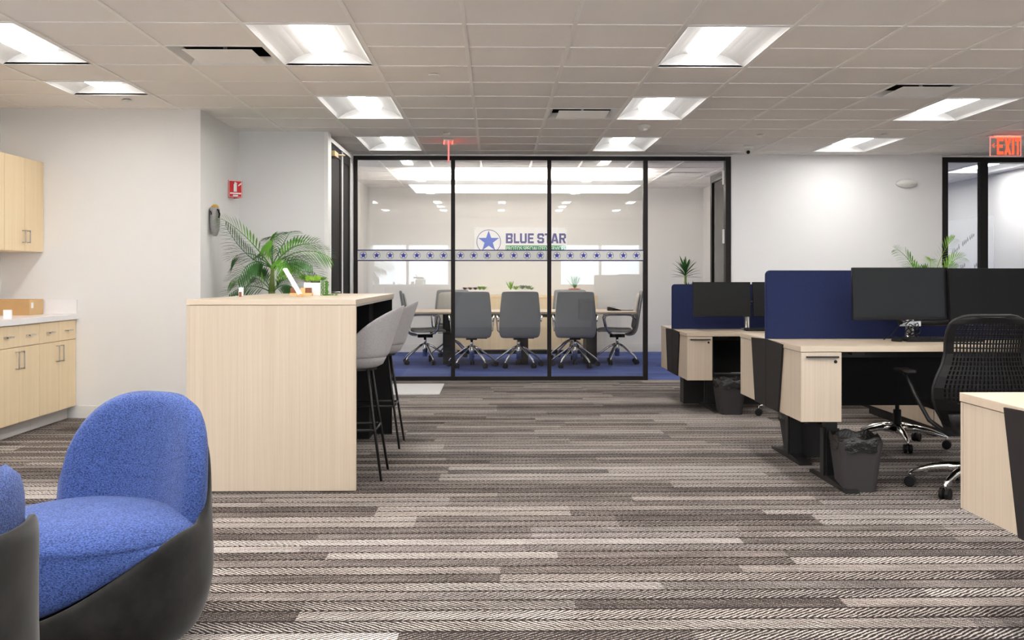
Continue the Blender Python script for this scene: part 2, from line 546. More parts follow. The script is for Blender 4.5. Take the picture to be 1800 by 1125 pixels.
wallbox('wall_conference_left', -2.18, -1.98, GL + 0.06, 17.4, 0, CZ + 0.2, 'confwall')
wallbox('wall_conference_right', 3.26, 3.40, GL + 0.13, 17.4, 0, CZ + 0.2, 'confwall')
wallbox('wall_conference_back', -2.18, 8.0, 17.4, 17.6, 0, CZ + 0.2, 'confwall')
wallbox('wall_office_right', 6.72, 6.85, GL + 0.1, 17.4, 0, CZ + 0.2)
# rear wall behind the camera, with three windows
WIN = [(-3.05, -1.05), (1.50, 3.45), (4.30, 6.30)]
mb = MB()
xs = [-4.08] + [v for a in WIN for v in a] + [8.0]
for i in range(0, len(xs), 2):
    mb.box(xs[i], xs[i + 1], -1.1, -0.9, 0, CZ + 0.2)
for a, b in WIN:
    mb.box(a, b, -1.1, -0.9, 0, 0.95)
    mb.box(a, b, -1.1, -0.9, 2.42, CZ + 0.2)
struct('wall_rear', mb.build('wall_rear', 'wall'))
for i, (a, b) in enumerate(WIN):
    mb = MB()
    for (p, q, z0, z1) in ((a, a + .05, .95, 2.42), (b - .05, b, .95, 2.42), (a + .05, b - .05, .95, 1.0), (a + .05, b - .05, 2.37, 2.42), ((a + b) / 2 - .03, (a + b) / 2 + .03, 1.0, 2.37)):
        mb.box(p, q, -1.04, -0.96, z0, z1)
    f = struct('window_%d' % (i + 3), mb.build('window', 'white'))
    bx('window_pane', 'glass', a + .05, b - .05, -1.003, -0.997, 1.0, 2.37, f)

# ceiling: tiles and grid bars
lights = []   # (column, first row, number of rows, material)
for c in (-5, -2, 2, 6):
    for r in (-8, -4, 0, 4, 8):
        if c == -5 and r >= 3: continue
        lights.append((c, r, 2))
lights.append((-5, 3, 1))
for c in (-5, -2, 2):
    lights.append((c, -6, 2))  # extra troffers out of view, added to brighten the left wall and near fronts
for c in (-4, 0, 4):
    lights.append((c, -4, 2)); lights.append((c, -8, 2))  # unseen columns added as fill for surfaces facing the camera
lights.append((10, 0, 2)); lights.append((10, 4, 2)); lights.append((10, -4, 2))
lights.append((10, 12, 2)); lights.append((9, 15, 2))  # the deeper office troffer is unseen, added to brighten that room
vents = [(-3, 1), (1, 5), (5, 3), (-1, 14), (4, 14)]
taken = set()
for c, r, n in lights:
    for k in range(n): taken.add((c, r + k))
for v in vents: taken.add(v)
mb = MB(); tb = MB()
c0, c1, r0, r1 = -7, 13, -12, 18
for c in range(c0, c1 + 1):
    for r in range(r0, r1 + 1):
        if (c, r) in taken: continue
        x0 = GX + c * G; y0 = GY + r * G
        mb.quad((x0, y0, CZ + .006), (x0, y0 + G, CZ + .006), (x0 + G, y0 + G, CZ + .006), (x0 + G, y0, CZ + .006))
ceil = struct('ceiling', mb.build('ceiling', 'tile'))
for c in range(c0, c1 + 2):
    x0 = GX + c * G
    tb.box(x0 - .0125, x0 + .0125, GY + r0 * G, GY + (r1 + 1) * G, CZ - .001, CZ + .005)
mids = {(c, r + 1) for c, r, n in lights if n == 2}
for r in range(r0, r1 + 2):
    y0 = GY + r * G
    run = None
    for c in range(c0, c1 + 2):
        gap = (c, r) in mids or c == c1 + 1
        if not gap and run is None: run = c
        if gap and run is not None:
            tb.box(GX + run * G + .013, GX + c * G - .013, y0 - .007, y0 + .007, CZ, CZ + .005)
            run = None
struct('trim_1', tb.build('trim_1', 'tbar'))
struct('trim_2', bx('trim_2', 'white', -4.28, 8.2, -1.1, 17.6, CZ + .5, CZ + .55))   # slab above the ceiling void

# baseboards
struct('baseboard_conference_back', bx('baseboard', 'basewhite', -1.98, 3.26, 17.385, 17.4, 0, 0.13))
struct('baseboard_conference_right', bx('baseboard', 'basewhite', 3.245, 3.26, GL + .2, 17.385, 0, 0.13))
struct('baseboard_conference_left', bx('baseboard', 'basewhite', -1.98, -1.965, GL + .1, 17.385, 0, 0.13))
struct('baseboard_right_front', bx('baseboard', 'basewhite', 2.69, 5.09, GL - .035, GL - .02, 0, 0.1))
struct('baseboard_kitchen_end', bx('baseboard', 'basewhite', -3.44, -2.44, 9.285, 9.30, 0, 0.1))
struct('baseboard_recess_side', bx('baseboard', 'basewhite', -2.44, -2.425, 9.285, 10.68, 0, 0.1))
struct('baseboard_recess_back', bx('baseboard', 'basewhite', -2.425, -1.64, 10.665, 10.68, 0, 0.1))

# ------------------------------------------------------------------ glass front of the conference room
def px(x, Y=GL):
    return (x - 870) / FPX * Y
gz0, gz1 = 0.045, CZ - 0.065
fy0, fy1 = GL - 0.03, GL + 0.03
mb = MB()
X = [px(622), px(629.5), px(793), px(800), px(962), px(969), px(1131), px(1139)]
mb.box(X[0], X[1], fy0, fy1, 0, CZ - .02)
mb.box(X[2], X[3], fy0, fy1, gz0, gz1)
mb.box(X[4], X[5], fy0, fy1, gz0, gz1)
mb.box(X[6], X[7], fy0, fy1, 0, gz1)
mb.box(X[1], px(1277), fy0, fy1, gz1, CZ - .02)
mb.box(X[1], X[6], fy0, fy1, 0, gz0)
mb.box(px(1276), px(1285.5), fy0 - .01, fy1 + .04, 0, CZ - .02)
w1 = struct('window_1', mb.build('window_1', 'frame', None, 0.002))
struct('trim_3', bx('trim_3', 'white', -1.59, 2.69, fy0 - .004, fy1, CZ - .0195, CZ - .001))
struct('trim_4', bx('trim_4', 'wall', -1.625, X[0] - .001, fy0 + .001, fy1, 0, CZ - .02))
struct('trim_5', bx('trim_5', 'wall', px(1286), 2.69, fy0 + .001, fy1 + .04, 0, CZ - .02))
BZ0, BZ1 = H + (488 - 459) / FPX * GL, H + (488 - 439) / FPX * GL
def film():
    t = NT('frosted_film')
    tr = t.n('ShaderNodeBsdfTransparent')
    mx = t.n('ShaderNodeMixShader')
    mx.inputs[0].default_value = 0.90
    t.b.inputs['Base Color'].default_value = (0.84, 0.84, 0.83, 1)
    t.b.inputs['Roughness'].default_value = 0.35
    t.b.inputs['Transmission Weight'].default_value = 0.0
    tl = t.n('ShaderNodeBsdfTranslucent')
    tl.inputs[0].default_value = (0.84, 0.84, 0.83, 1)
    m2 = t.n('ShaderNodeMixShader')
    m2.inputs[0].default_value = 0.4
    t.l(t.b.outputs[0], m2.inputs[1]); t.l(tl.outputs[0], m2.inputs[2])
    t.l(tr.outputs[0], mx.inputs[1]); t.l(m2.outputs[0], mx.inputs[2])
    t.l(mx.outputs[0], t.out.inputs[0])
    return t.m
M['film'] = film()
proto_star = None
for k in range(3):
    a, b = X[2 * k + 1], X[2 * k + 2]
    p = bx('window_pane', 'glass', a, b, GL - .006, GL + .006, gz0, gz1, w1)
    MB().box(a, b, GL - .0085, GL - .0065, BZ0 + .012, BZ1 - .012).build('frosted_band', 'film', p)
    mb = MB(); mb.box(a, b, GL - .009, GL - .0065, BZ0, BZ0 + .012); mb.box(a, b, GL - .009, GL - .0065, BZ1 - .012, BZ1)
    mb.build('border_line', 'navyline', p)
    sp0 = (639.5, 809.5, 979)[k]
    for i in range(7):
        cx = px(sp0 + i * 23.4); cz = (BZ0 + BZ1) / 2
        mb = MB(); mb.prism(star_pts(0, 0, .036, .42), 'y', -.0015, 0)
        s1 = mb.build('star_decal', 'starblue', p); s1.location = (cx, GL - .0095, cz)
        mb = MB(); ring_mesh(mb, 0, 0, .038, .0415, -.001, 0)
        s2 = mb.build('circle_decal', 'navyline', p); s2.location = (cx, GL - .0092, cz)

# open door leaf of the conference room
d = thing('door_1', None, None, (2.655, GL + .06, 0)); d['kind'] = 'structure'
mb = MB()
L = 0.93; t_ = .02; zt = 2.40
for (a, b, z0, z1) in ((0, .09, 0, zt), (L - .09, L, 0, zt), (.09, L - .09, 0, .12), (.09, L - .09, zt - .1, zt)):
    mb.box(-t_, t_, a, b, z0 + .01, z1)
mb.build('door_frame', 'frame', d)
bx('door_pane', 'glass', -.004, .004, .09, L - .09, .13, zt - .1, d)
mb = MB()
for z in (.35, 1.55, 2.22):
    mb.box(-.06, -.021, -.035, .005, z, z + .16)
mb.build('door_hinge', 'white', d)
mb = MB(); mb.tube([(-.03, L - .05, 1.0), (-.07, L - .05, 1.0), (-.07, L - .17, 1.0)], .01)
mb.build('door_handle', 'steel', d, smooth=True)

# charcoal double door in the left recess
d = thing('door_2', None, None, (-1.59, 10.86, 0)); d['kind'] = 'structure'
mb = MB()
mb.box(-.06, .0, 0, .02, 0, CZ - .03); mb.box(-.06, 0, 1.53, 1.54, 0, CZ - .03); mb.box(-.06, 0, .02, 1.53, CZ - .07, CZ - .03)
mb.box(-.06, 0, .845, .862, 0, CZ - .07)
mb.build('door_frame', 'white', d)
for a, b in ((.022, .843), (.864, 1.528)):
    lf = MB()
    lf.box(-.05, -.012, a, a + .1, .005, CZ - .075); lf.box(-.05, -.012, b - .1, b, .005, CZ - .075)
    lf.box(-.05, -.012, a + .1, b - .1, .005, .2); lf.box(-.05, -.012, a + .1, b - .1, CZ - .17, CZ - .075)
    o = lf.build('door_leaf', 'doorp', d, .002)
    bx('door_panel', 'doorp', -.04, -.022, a + .1, b - .1, .2, CZ - .17, o)
mb = MB(); mb.tube([(-.01, .10, 1.015), (.055, .10, 1.015), (.055, .22, 1.015)], .009)
mb.build('door_handle', 'steel', d, smooth=True)
mb = MB(); mb.box(-.012, .03, .05, .30, CZ - .20, CZ - .15)
mb.tube([(.02, .25, CZ - .17), (.07, .45, CZ - .155)], .008)
mb.build('door_closer', 'brass', d)
struct('trim_6', bx('trim_6', 'wall', -1.79, -1.66, 10.86, 12.40, 0, CZ + .2))
struct('trim_7', bx('trim_7', 'white', -1.625, -1.589, 10.66, 10.859, 0, CZ - .002))

# right-hand office glazing
mb = MB()
mb.box(5.09, 5.155, fy0, fy1, 0, CZ - .02); mb.box(5.52, 5.61, fy0 - .01, fy1 + .01, 0, CZ - .075)
mb.box(5.155, 8.0, fy0, fy1, CZ - .075, CZ - .02)
mb.box(5.155, 5.52, fy0, fy1, 0, .05); mb.box(6.6, 6.7, fy0, fy1, 0, CZ - .075); mb.box(5.61, 6.6, fy0, fy1, 0, .05)
w2 = struct('window_2', mb.build('window_2', 'frame', None, .002))
bx('window_pane', 'glass', 5.155, 5.52, GL - .006, GL + .006, .05, CZ - .075, w2)
bx('window_pane', 'glass', 5.61, 6.6, GL - .006, GL + .006, .05, CZ - .075, w2)
struct('wall_office_front', bx('wall_office_front', 'wall', 6.7, 8.0, fy0, fy1, 0, CZ - .075))
struct('trim_8', bx('trim_8', 'white', 5.09, 8.0, fy0 - .004, fy1, CZ - .0195, CZ - .001))

# roller shades on the rear windows
for i, (a, b) in enumerate(WIN):
    sh = thing('roller_shade', ['grey roller shade half lowered on the window behind the left side of the room',
                                'grey roller shade half lowered on the window behind the middle of the room',
                                'grey roller shade half lowered on the window behind the desks'][i], 'window shade', ((a + b) / 2, -.898, 2.42))
    wd = (b - a) / 2 + .03
    MB().box(-wd, wd, .01, .014, -.5, .0).build('shade_cloth', 'shade', sh)
    MB().box(-wd, wd, .0, .08, 0, .08).build('cassette', 'white', sh, .004)

# ------------------------------------------------------------------ ceiling lights
def troffer(n, label, cat, mat):
    l = G * n
    t = thing('ceiling_light', label, cat)
    hw, hl = .285, l / 2 - .02
    mb = MB()
    # reflector wings
    prof = [(-hw, .0), (-.265, .016), (-.21, .050), (-.16, .074), (-.118, .086)]
    N = 10
    full = prof + [(-x, z) for x, z in reversed(prof)]
    ys = [-hl + 2 * hl * i / N for i in range(N + 1)]
    grid = [[mb.bm.verts.new((x, y, z)) for x, z in full] for y in ys]
    for i in range(N):
        for j in range(len(full) - 1):
            mb.bm.faces.new((grid[i][j], grid[i + 1][j], grid[i + 1][j + 1], grid[i][j + 1]))
    for row, sgn in ((grid[0], -1), (grid[-1], 1)):
        mb.bm.faces.new(row)
    mb.build('reflector', 'reflector', t, smooth=False)
    mb = MB()
    for a, b, c_, d_ in ((-.2915, -.285, -hl - .006, hl + .006), (.285, .2915, -hl - .006, hl + .006)):
        mb.box(a, b, c_, d_, -.002, .012)
    mb.box(-.285, .285, -hl - .006, -hl, -.002, .012); mb.box(-.285, .285, hl, hl + .006, -.002, .012)
    mb.box(-.304, .304, -l / 2 + .008, l / 2 - .008, .10, .105)
    mb.box(-.304, -.301, -l / 2 + .008, l / 2 - .008, .0, .10); mb.box(.301, .304, -l / 2 + .008, l / 2 - .008, .0, .10)
    mb.box(-.301, .301, -l / 2 + .008, -l / 2 + .011, .0, .10); mb.box(-.301, .301, l / 2 - .011, l / 2 - .008, .0, .10)
    mb.build('housing', 'white', t)
    bx('air_slot', 'black', -.3005, -.292, -hl, hl, .004, .008, t)
    bx('air_slot', 'black', .292, .3005, -hl, hl, .004, .008, t)
    # lens
    mb = MB()
    rings = []
    ll = hl - .035
    for k, (yy, s) in enumerate(((-ll, .25), (-ll + .012, .62), (-ll + .04, .88), (-ll + .09, 1), (ll - .09, 1), (ll - .04, .88), (ll - .012, .62), (ll, .25))):
        rings.append([(math.cos(PI * j / 8) * .112 * s, yy, .084 - math.sin(PI * j / 8) * .052 * s) for j in range(9)] )
    mb.loops(rings)
    mb.build('lens', mat, t, smooth=True)
    mb2 = MB(); mb2.box(-.066, .066, -ll + .06, ll - .06, .0300, .0312)
    mb2.build('light_strip', 'strip' if mat == 'lens' else 'stripr', t)
    return t
names_col = {-5: 'far left column', -2: 'left aisle column', 2: 'middle column', 6: 'right column', 10: 'column by the right wall'}
lab = {
    (-5, 0): 'recessed troffer light cut by the left frame edge above the cabinets',
    (-2, 0): 'largest recessed troffer light left of centre, nearest the camera',
    (2, 0): 'largest recessed troffer light right of centre, nearest the camera',
    (-2, 4): 'mid-distance recessed troffer light left of centre, second in its row towards the glass',
    (2, 4): 'mid-distance recessed troffer light right of centre, beside the square air vent',
    (-2, 8): 'small recessed troffer light above the left end of the glass wall beside the charcoal door',
    (2, 8): 'small recessed troffer light above the glass wall near the dome detector',
    (6, 4): 'recessed troffer light at the upper right, beyond the right air vent',
    (6, 8): 'recessed troffer light at the right above the white wall with the oval fitting',
    (-5, 3): 'short square recessed light above the left kitchen wall',
    (9, 15): 'added unseen troffer light deeper inside the glazed office at the far right, brightening it',
    (10, 12): 'recessed troffer light inside the glazed office at the far right',
}
protos = {}
gi = 0
for c, r, n in lights:
    loc = (GX + (c + .5) * G, GY + (r + n / 2) * G, CZ)
    l = lab.get((c, r), 'one of the regular and added troffer lights outside the picture, overhead near the camera')
    mat = 'lens' if c <= -2 else 'lensr'
    key = (n, mat)
    if key in protos:
        o = dup(protos[key], loc, 0, l)
    else:
        o = protos[key] = troffer(n, l, 'ceiling light', mat)
        o.location = loc
    o['group'] = 'recessed troffer lights' if (c, r) in lab else 'recessed troffer lights overhead out of view'

vlab = ['square ceiling air vent at the upper left beside the large light', 'square ceiling air vent in the middle, left of the mid-distance light',
        'square ceiling air vent at the upper right before the right-hand light', 'square ceiling air vent inside the conference room over the table',
        'square ceiling air vent inside the conference room above the open door']
vp = None
for i, (c, r) in enumerate(vents):
    loc = (GX + (c + .5) * G, GY + (r + .5) * G, CZ)
    if vp is None:
        vp = thing('ceiling_vent', vlab[0], 'air vent', loc)
        mb = MB()
        def sq(s, z): return [(-s, -s, z), (s, -s, z), (s, s, z), (-s, s, z)]
        mb.loops([sq(.303, 0), sq(.29, 0), sq(.25, .045), sq(.25, .05), sq(.303, .05)], True, False, False)
        mb.build('cone', 'white', vp)
        mb = MB(); mb.loops([sq(.262, .0505), sq(.262, .15)], True, False, True)
        mb.build('neck', 'darkpanel', vp)
        mb = MB(); mb.loops([sq(.205, -.003), sq(.212, -.001), sq(.212, .001), sq(.15, .004)])
        mb.build('plaque', 'plaque', vp)
        mb = MB(); mb.box(-.01, .01, -.01, .01, .003, .15)
        mb.build('hanger', 'steel', vp)
    else:
        dup(vp, loc, 0, vlab[i])
for o in list(COL.objects):
    if o.name.startswith('ceiling_vent'): o['group'] = 'ceiling air vents'

# round sprinkler covers
sproto = None
for i, (x, y, lb) in enumerate(((763, 132, 'round white sprinkler cover on the ceiling right of the large left light'), (784, 234.5, 'round white sprinkler cover just before the edge-on exit sign'),
                (1339, 236, 'round white sprinkler cover above the dome camera'), (1560, 235, 'round white sprinkler cover between the two right-hand lights'),
                (228, 178.5, 'round white sprinkler cover above the left kitchen wall'))):
    Y = (CZ - H) * FPX / (488 - y); Xx = (x - 870) / FPX * Y
    if sproto is None:
        sproto = thing('sprinkler_cover', lb, 'sprinkler', (Xx, Y, CZ), 0, 'round sprinkler covers')
        mb = MB(); mb.lathe([(.036, .002), (.04, -.006), (.034, -.010), (.0, -.011)][:3], 20)
        mb.build('cover_plate', 'wplastic', sproto, smooth=True)
        mb = MB(); mb.lathe([(.030, .005), (.030, -.004)], 16)
        mb.build('cup', 'black', sproto)
    else:
        dup(sproto, (Xx, Y, CZ), 0, lb)
# detector dome
Y = (CZ - H) * FPX / (488 - 220); Xx = (1132 - 870) / FPX * Y
t = thing('motion_detector', 'white domed occupancy detector on the ceiling beside the middle lights', 'detector', (Xx, Y, CZ))
MB().lathe([(.06, .005), (.06, -.012), (.05, -.02)], 24).build('base_plate', 'wplastic', t, smooth=True)
MB().lathe([(.048, -.018), (.040, -.036), (.02, -.048), (.006, -.05)], 24).build('dome', 'wplastic', t, smooth=True)
# camera dome
Y = 11.75; Xx = (1318 - 870) / FPX * Y
t = thing('security_camera', 'white turret security camera under the ceiling with a black eye', 'camera', (Xx, Y, CZ))
MB().lathe([(.055, .004), (.055, -.018), (.046, -.03), (.03, -.032)], 24).build('mount', 'wplastic', t, smooth=True)
mb = MB(); mb.lathe([(.004, .04), (.025, .033), (.038, .012), (.04, -.004), (.034, -.022), (.018, -.036), (.004, -.04)], 24)
mb.build('ball', 'wplastic', t, smooth=True, loc=(0, 0, -.055))
mb = MB(); mb.wheel((-.012, -.036, -.065), .019, .02, (-.3, -1, -.25)); mb.build('lens', 'blackp', t)
# oval emergency light on the right wall
t = thing('emergency_light', 'white oval emergency light on the wall right of the conference room', 'wall light', (px(1597), GL - .02, H + (488 - 321.5) / FPX * GL))
mb = MB(); mb.lathe([(.118, 0), (.115, .03), (.095, .06), (.05, .08), (.005, .085)], 28, (0, 0, 0), 1, .45)
o = mb.build('body', 'wplastic', t, smooth=True); o.rotation_euler = (PI / 2, 0, 0)
for s in (-1, 1):
    mb = MB(); mb.wheel((s * .075, -.052, .0), .022, .02, (s * .4, -1, 0)); mb.build('lamp_head', 'white', t, smooth=True)

# whiteboard in the glazed office
t = thing('whiteboard', 'white board with faint grey writing inside the glazed office at the right', 'whiteboard', (6.716, 15.6, 1.0))
MB().box(-.012, 0, -.75, .75, 0, 1.0).build('board', 'signwhite', t, .003)
mb = MB(); random.seed(2)
for r_, (y0_, z0_, n_) in enumerate(((.60, .50, 5), (.25, .62, 4), (.0, .70, 3), (-.15, .30, 4), (.3, .28, 3))):
    for k in range(n_):
        y_ = y0_ - k * .055; z_ = z0_ + k * .02
        mb.tube([(-.0135, y_, z_), (-.0135, y_ - .015, z_ + random.uniform(.03, .07)), (-.0135, y_ - .03, z_ - .01), (-.0135, y_ - .045, z_ + .03)], .003, 4)
mb.build('writing', 'marker', t)

# exit signs
def exit_sign(label, loc, rz, lines=True):
    t = thing('exit_sign', label, 'exit sign', loc, rz)
    MB().box(-.165, .165, -.05, .05, -.012, .0).build('canopy', 'white', t, .002)
    MB().box(-.15, .15, -.008, .008, -.2, -.012).build('acrylic_panel', 'acryl', t)
    mb = MB()
    for (a, b, z0, z1) in ((-.153, -.15, -.203, -.014), (.15, .153, -.203, -.014), (-.15, .15, -.203, -.2)):
        mb.box(a, b, -.008, .008, z0, z1)
    mb.box(-.15, .15, -.009, .009, -.022, -.0125)
    mb.build('panel_edge', 'rededge', t)
    mb = MB(); block_text(mb, (('E', 0, .062), ('X', .070, .070), ('I', .148, .022), ('T', .178, .056)), -.087, -.190, .165, -.0105, -.0085)
    mb.build('letters', 'redglow', t)
    mb = MB()
    for s in (-1,):
        y = s * .0095
        mb.prism([(-.138, -.1), (-.112, -.075), (-.112, -.087), (-.124, -.1), (-.112, -.113), (-.112, -.125)], 'y', y - .0006, y + .0006)
    mb.build('arrow', 'redglow', t)
    mb = MB()
    mb.box(-.13, .13, -.046, -.042, -.018, -.0122); mb.box(-.13, .13, .042, .046, -.018, -.0122)
    mb.build('led_strip', 'redled', t)
    return t
exit_sign('red exit sign seen edge-on, hanging before the glass wall', (-.475, 11.38, CZ), PI / 2 + .06)
exit_sign('red letters exit sign with an arrow, cut by the right frame edge', (4.985, 10.78, CZ), 0)

# ------------------------------------------------------------------ pendant, table and chairs of the conference room
t = thing('pendant_light', 'long rectangular glowing pendant light over the conference table', 'pendant light', (.39, 15.1, 2.357))
MB().box(-1.5, 1.5, -.69, .69, .0, .006).build('diffuser', 'pend', t)
mb = MB()
mb.box(-1.51, -1.5, -.7, .7, 0, .06); mb.box(1.5, 1.51, -.7, .7, 0, .06); mb.box(-1.5, 1.5, -.7, -.69, 0, .06); mb.box(-1.5, 1.5, .69, .7, 0, .06)
mb.build('housing', 'white', t)
MB().box(-1.48, 1.48, -.66, .66, .045, .05).build('uplight_panel', 'pendup', t)
for sx in (-1, 1):
    for sy in (-1, 1):
        mb = MB(); mb.tube([(sx * 1.4, sy * .6, .045), (sx * 1.4, sy * .6, CZ - 2.357)], .003, 6); mb.build('cable', 'steel', t)

t = thing('conference_table', 'long pale wood conference table on dark slab legs behind the glass', 'table', (.375, 15.2, 0))
TZ = .712
mb = MB(); mb.box(-1.495, 1.495, -.6, .6, TZ - .032, TZ); mb.build('tabletop', 'woodh', t, .008)
for x in (-1.0, -.0, .92):
    bx('leg', 'black', x - .07, x + .07, -.3, .3, 0, TZ - .032, t, .003)
for x in (-.93, ):
    pass
bx('power_tray', 'black', -.9, .9, -.08, .08, TZ - .09, TZ - .032, t)

def arm_loop(s):
    return [(s * .27, -.235, .60), (s * .285, -.20, .655), (s * .29, -.10, .665), (s * .29, .12, .665), (s * .29, .165, .65), (s * .285, .18, .61), (s * .27, .15, .47), (s * .22, .12, .42), (s * .12, .08, .405)]
def conf_chair(label):
    t = thing('conference_chair', label, 'office chair', (0, 0, 0), 0, 'chairs around the conference table')
    mb = MB()
    mb.ribbon([(0, .265, .43), (0, .255, .452), (0, .20, .462), (0, .05, .455), (0, -.12, .448), (0, -.2, .46)], [.44, .46, .48, .49, .49, .48], [.03, .045, .055, .055, .055, .05], .4, 16)
    mb.build('seat', 'greyseat', t, smooth=True, sub=1)
    mb = MB()
    mb.ribbon([(0, -.10, .392), (0, -.16, .392), (0, -.215, .41), (0, -.245, .46), (0, -.262, .56), (0, -.288, .74), (0, -.315, .9), (0, -.328, .972), (0, -.33, .985)],
              [.40, .46, .51, .535, .535, .52, .485, .47, .45], [.02, .03, .035, .038, .038, .036, .034, .032, .02], .4, 16)
    mb.build('backrest', 'greyback', t, smooth=True, sub=1)
    mb = MB()
    mb.ribbon([(0, -.205, .47), (0, -.228, .56), (0, -.254, .74), (0, -.28, .9), (0, -.292, .955)], [.46, .48, .46, .43, .41], [.03, .04, .04, .035, .02], .4, 16)
    pad = mb.build('back_cushion', 'greyseat', t, smooth=True, sub=1)
    for s in (-1, 1):
        mb = MB(); mb.tube(arm_loop(s), .011, 8); mb.build('armrest', 'chrome', t, smooth=True)
    mb = MB(); mb.box(-.07, .07, -.10, .10, .355, .395); mb.tube([(.06, .02, .37), (.2, .02, .368)], .006, 6)
    mb.build('tilt_mechanism', 'blackp', t, .01)
    mb = MB(); mb.lathe([(.018, .25), (.018, .36)], 14); mb.lathe([(.032, .10), (.034, .26), (.022, .275)], 14)
    mb.build('column', 'chrome', t, smooth=True)
    for k in range(5):
        a = 2 * PI * k / 5 + .3
        c, s = math.cos(a), math.sin(a)
        mb = MB(); mb.tube([(.02 * c, .02 * s, .268), (.10 * c, .10 * s, .235), (.29 * c, .29 * s, .10), (.31 * c, .31 * s, .075), (.31 * c, .31 * s, .055)], .016, 8, .009)
        lg = mb.build('leg', 'chrome', t, smooth=True)
        mb = MB()
        for o in (-.5, .5):
            mb.wheel((.31 * c - s * .026 * o * 1.3, .31 * s + c * .026 * o * 1.3, .03), .03, .02, (-s, c, 0))
        mb.build('caster', 'bin', lg, smooth=False)
    return t
cc = conf_chair('grey conference chair seen from behind, leftmost of the three before the glass')
cc.location = (px(829, 14.45), 14.50, 0)
dup(cc, (px(912, 14.5), 14.50, 0), .03, 'grey conference chair seen from behind, middle of the three before the glass')
dup(cc, (px(1011, 14.5), 14.50, 0), -.05, 'grey conference chair seen from behind, rightmost of the three before the glass')
dup(cc, (px(747, 15.0), 15.05, 0), -PI / 2 + .12, 'grey conference chair in profile at the left head of the table')
dup(cc, (px(1086, 15.0), 15.05, 0), PI / 2 - .06, 'grey conference chair in profile at the right head of the table')
dup(cc, (px(795, 16.1), 16.0, 0), PI, 'grey conference chair facing us behind the left end of the table')
dup(cc, (px(1004, 16.1), 16.0, 0), PI, 'grey conference chair facing us behind the right end of the table')

# credenza with planters behind the table
t = thing('credenza', 'pale wood credenza against the back wall of the conference room', 'cabinet', (.47, 17.14, 0))
bx('body', 'cabwood', -1.08, 1.08, -.22, .22, .06, .86, t)
bx('plinth', 'black', -1.04, 1.04, -.18, .2, 0, .06, t)
bx('top', 'cabwood', -1.09, 1.09, -.235, .225, .86, .888, t, .002)
for k in range(4):
    o = bx('door', 'cabwood', -1.075 + k * .5395, -1.075 + (k + 1) * .5395 - .006, -.24, -.22, .07, .85, t, .002)
CZT = .888

def blade(mb, p, d, up, L, W, bend=0.25, seg=4):
    p = Vector(p); d = Vector(d).normalized(); side = d.cross(Vector(up))
    if side.length < 1e-3: side = d.cross(Vector((1, 0, 0)))
    side.normalize()
    nrm = side.cross(d)
    rows = []
    for i in range(seg + 1):
        t = i / seg
        w_ = W * (0.35 + 1.5 * t) if t < .4 else W * (1 - ((t - .4) / .6) ** 1.6)
        c = p + d * L * t + Vector((0, 0, -1)) * bend * L * t * t
        rows.append((c - side * w_ * .5, c + nrm * w_ * .12 * 0 - Vector((0, 0, 1)) * w_ * .15, c + side * w_ * .5))
    vs = [[mb.bm.verts.new(q) for q in r] for r in rows]
    for a, b in zip(vs[:-1], vs[1:]):
        mb.bm.faces.new((a[0], a[1], b[1], b[0])); mb.bm.faces.new((a[1], a[2], b[2], b[1]))

def rosette(mb, c, r, n=14, up=.6, w=.28):
    c = Vector(c)
    for k in range(n):
        a = k * 2.4; e = up * (0.3 + k / n)
        d = Vector((math.cos(a), math.sin(a), e))
        blade(mb, c, d, (0, 0, 1), r * (1 - .35 * k / n), r * w, -.1, 3)

def planter(name, label, loc, L, W, Hh, plants, potmat='whitepot'):
    t = thing(name, label, 'plant', loc)
    mb = MB(); mb.loops([[(-L, -W, 0), (L, -W, 0), (L, W, 0), (-L, W, 0)], [(-L * 1.04, -W * 1.04, Hh), (L * 1.04, -W * 1.04, Hh), (L * 1.04, W * 1.04, Hh), (-L * 1.04, W * 1.04, Hh)]])
    mb.build('planter_box', potmat, t, .003)
    for nm, mat, spec in plants:
        mb = MB()
        for (x, y, z, r, n, up, w_) in spec: rosette(mb, (x, y, Hh + z), r, n, up, w_)
        mb.build(nm, mat, t, smooth=False)
    return t
planter('succulent_planter', 'white planter with dark red and green succulents on the credenza, leftmost', (-.33, 17.1, CZT), .22, .06, .085,
        [('red_succulent', 'burg', [(x, 0, 0, .07, 16, 1.0, .35) for x in (-.13, -.05, .03)]), ('green_succulent', 'brightgreen', [(x, 0, 0, .09, 16, 1.2, .3) for x in (.10, .16)])])
planter('succulent_planter', 'white planter with tall green and sage succulents on the credenza, middle', (.38, 17.1, CZT), .24, .06, .085,
        [('spiky_succulent', 'brightgreen', [(-.14, 0, 0, .16, 12, 3.0, .2), (-.06, 0, 0, .10, 14, 1.2, .3)]), ('sage_succulent', 'sage', [(.04, 0, .01, .10, 18, 1.3, .35), (.13, 0, .01, .10, 18, 1.0, .35), (.18, 0, 0, .07, 14, 1.0, .35)])])
t = planter('grass_planter', 'orange planter with upright grass in a white tray on the credenza', (1.22, 17.1, CZT), .20, .06, .06,
        [('grass', 'green', [(0, 0, .05, .26, 22, 2.2, .07), (.02, 0, .05, .22, 16, 3.5, .08)]), ('orange_ball', 'orange', [(0, 0, -.01, .10, 26, 1.0, .5), (-.04, 0, 0, .09, 20, .8, .5), (.04, 0, 0, .09, 20, .8, .5)])])

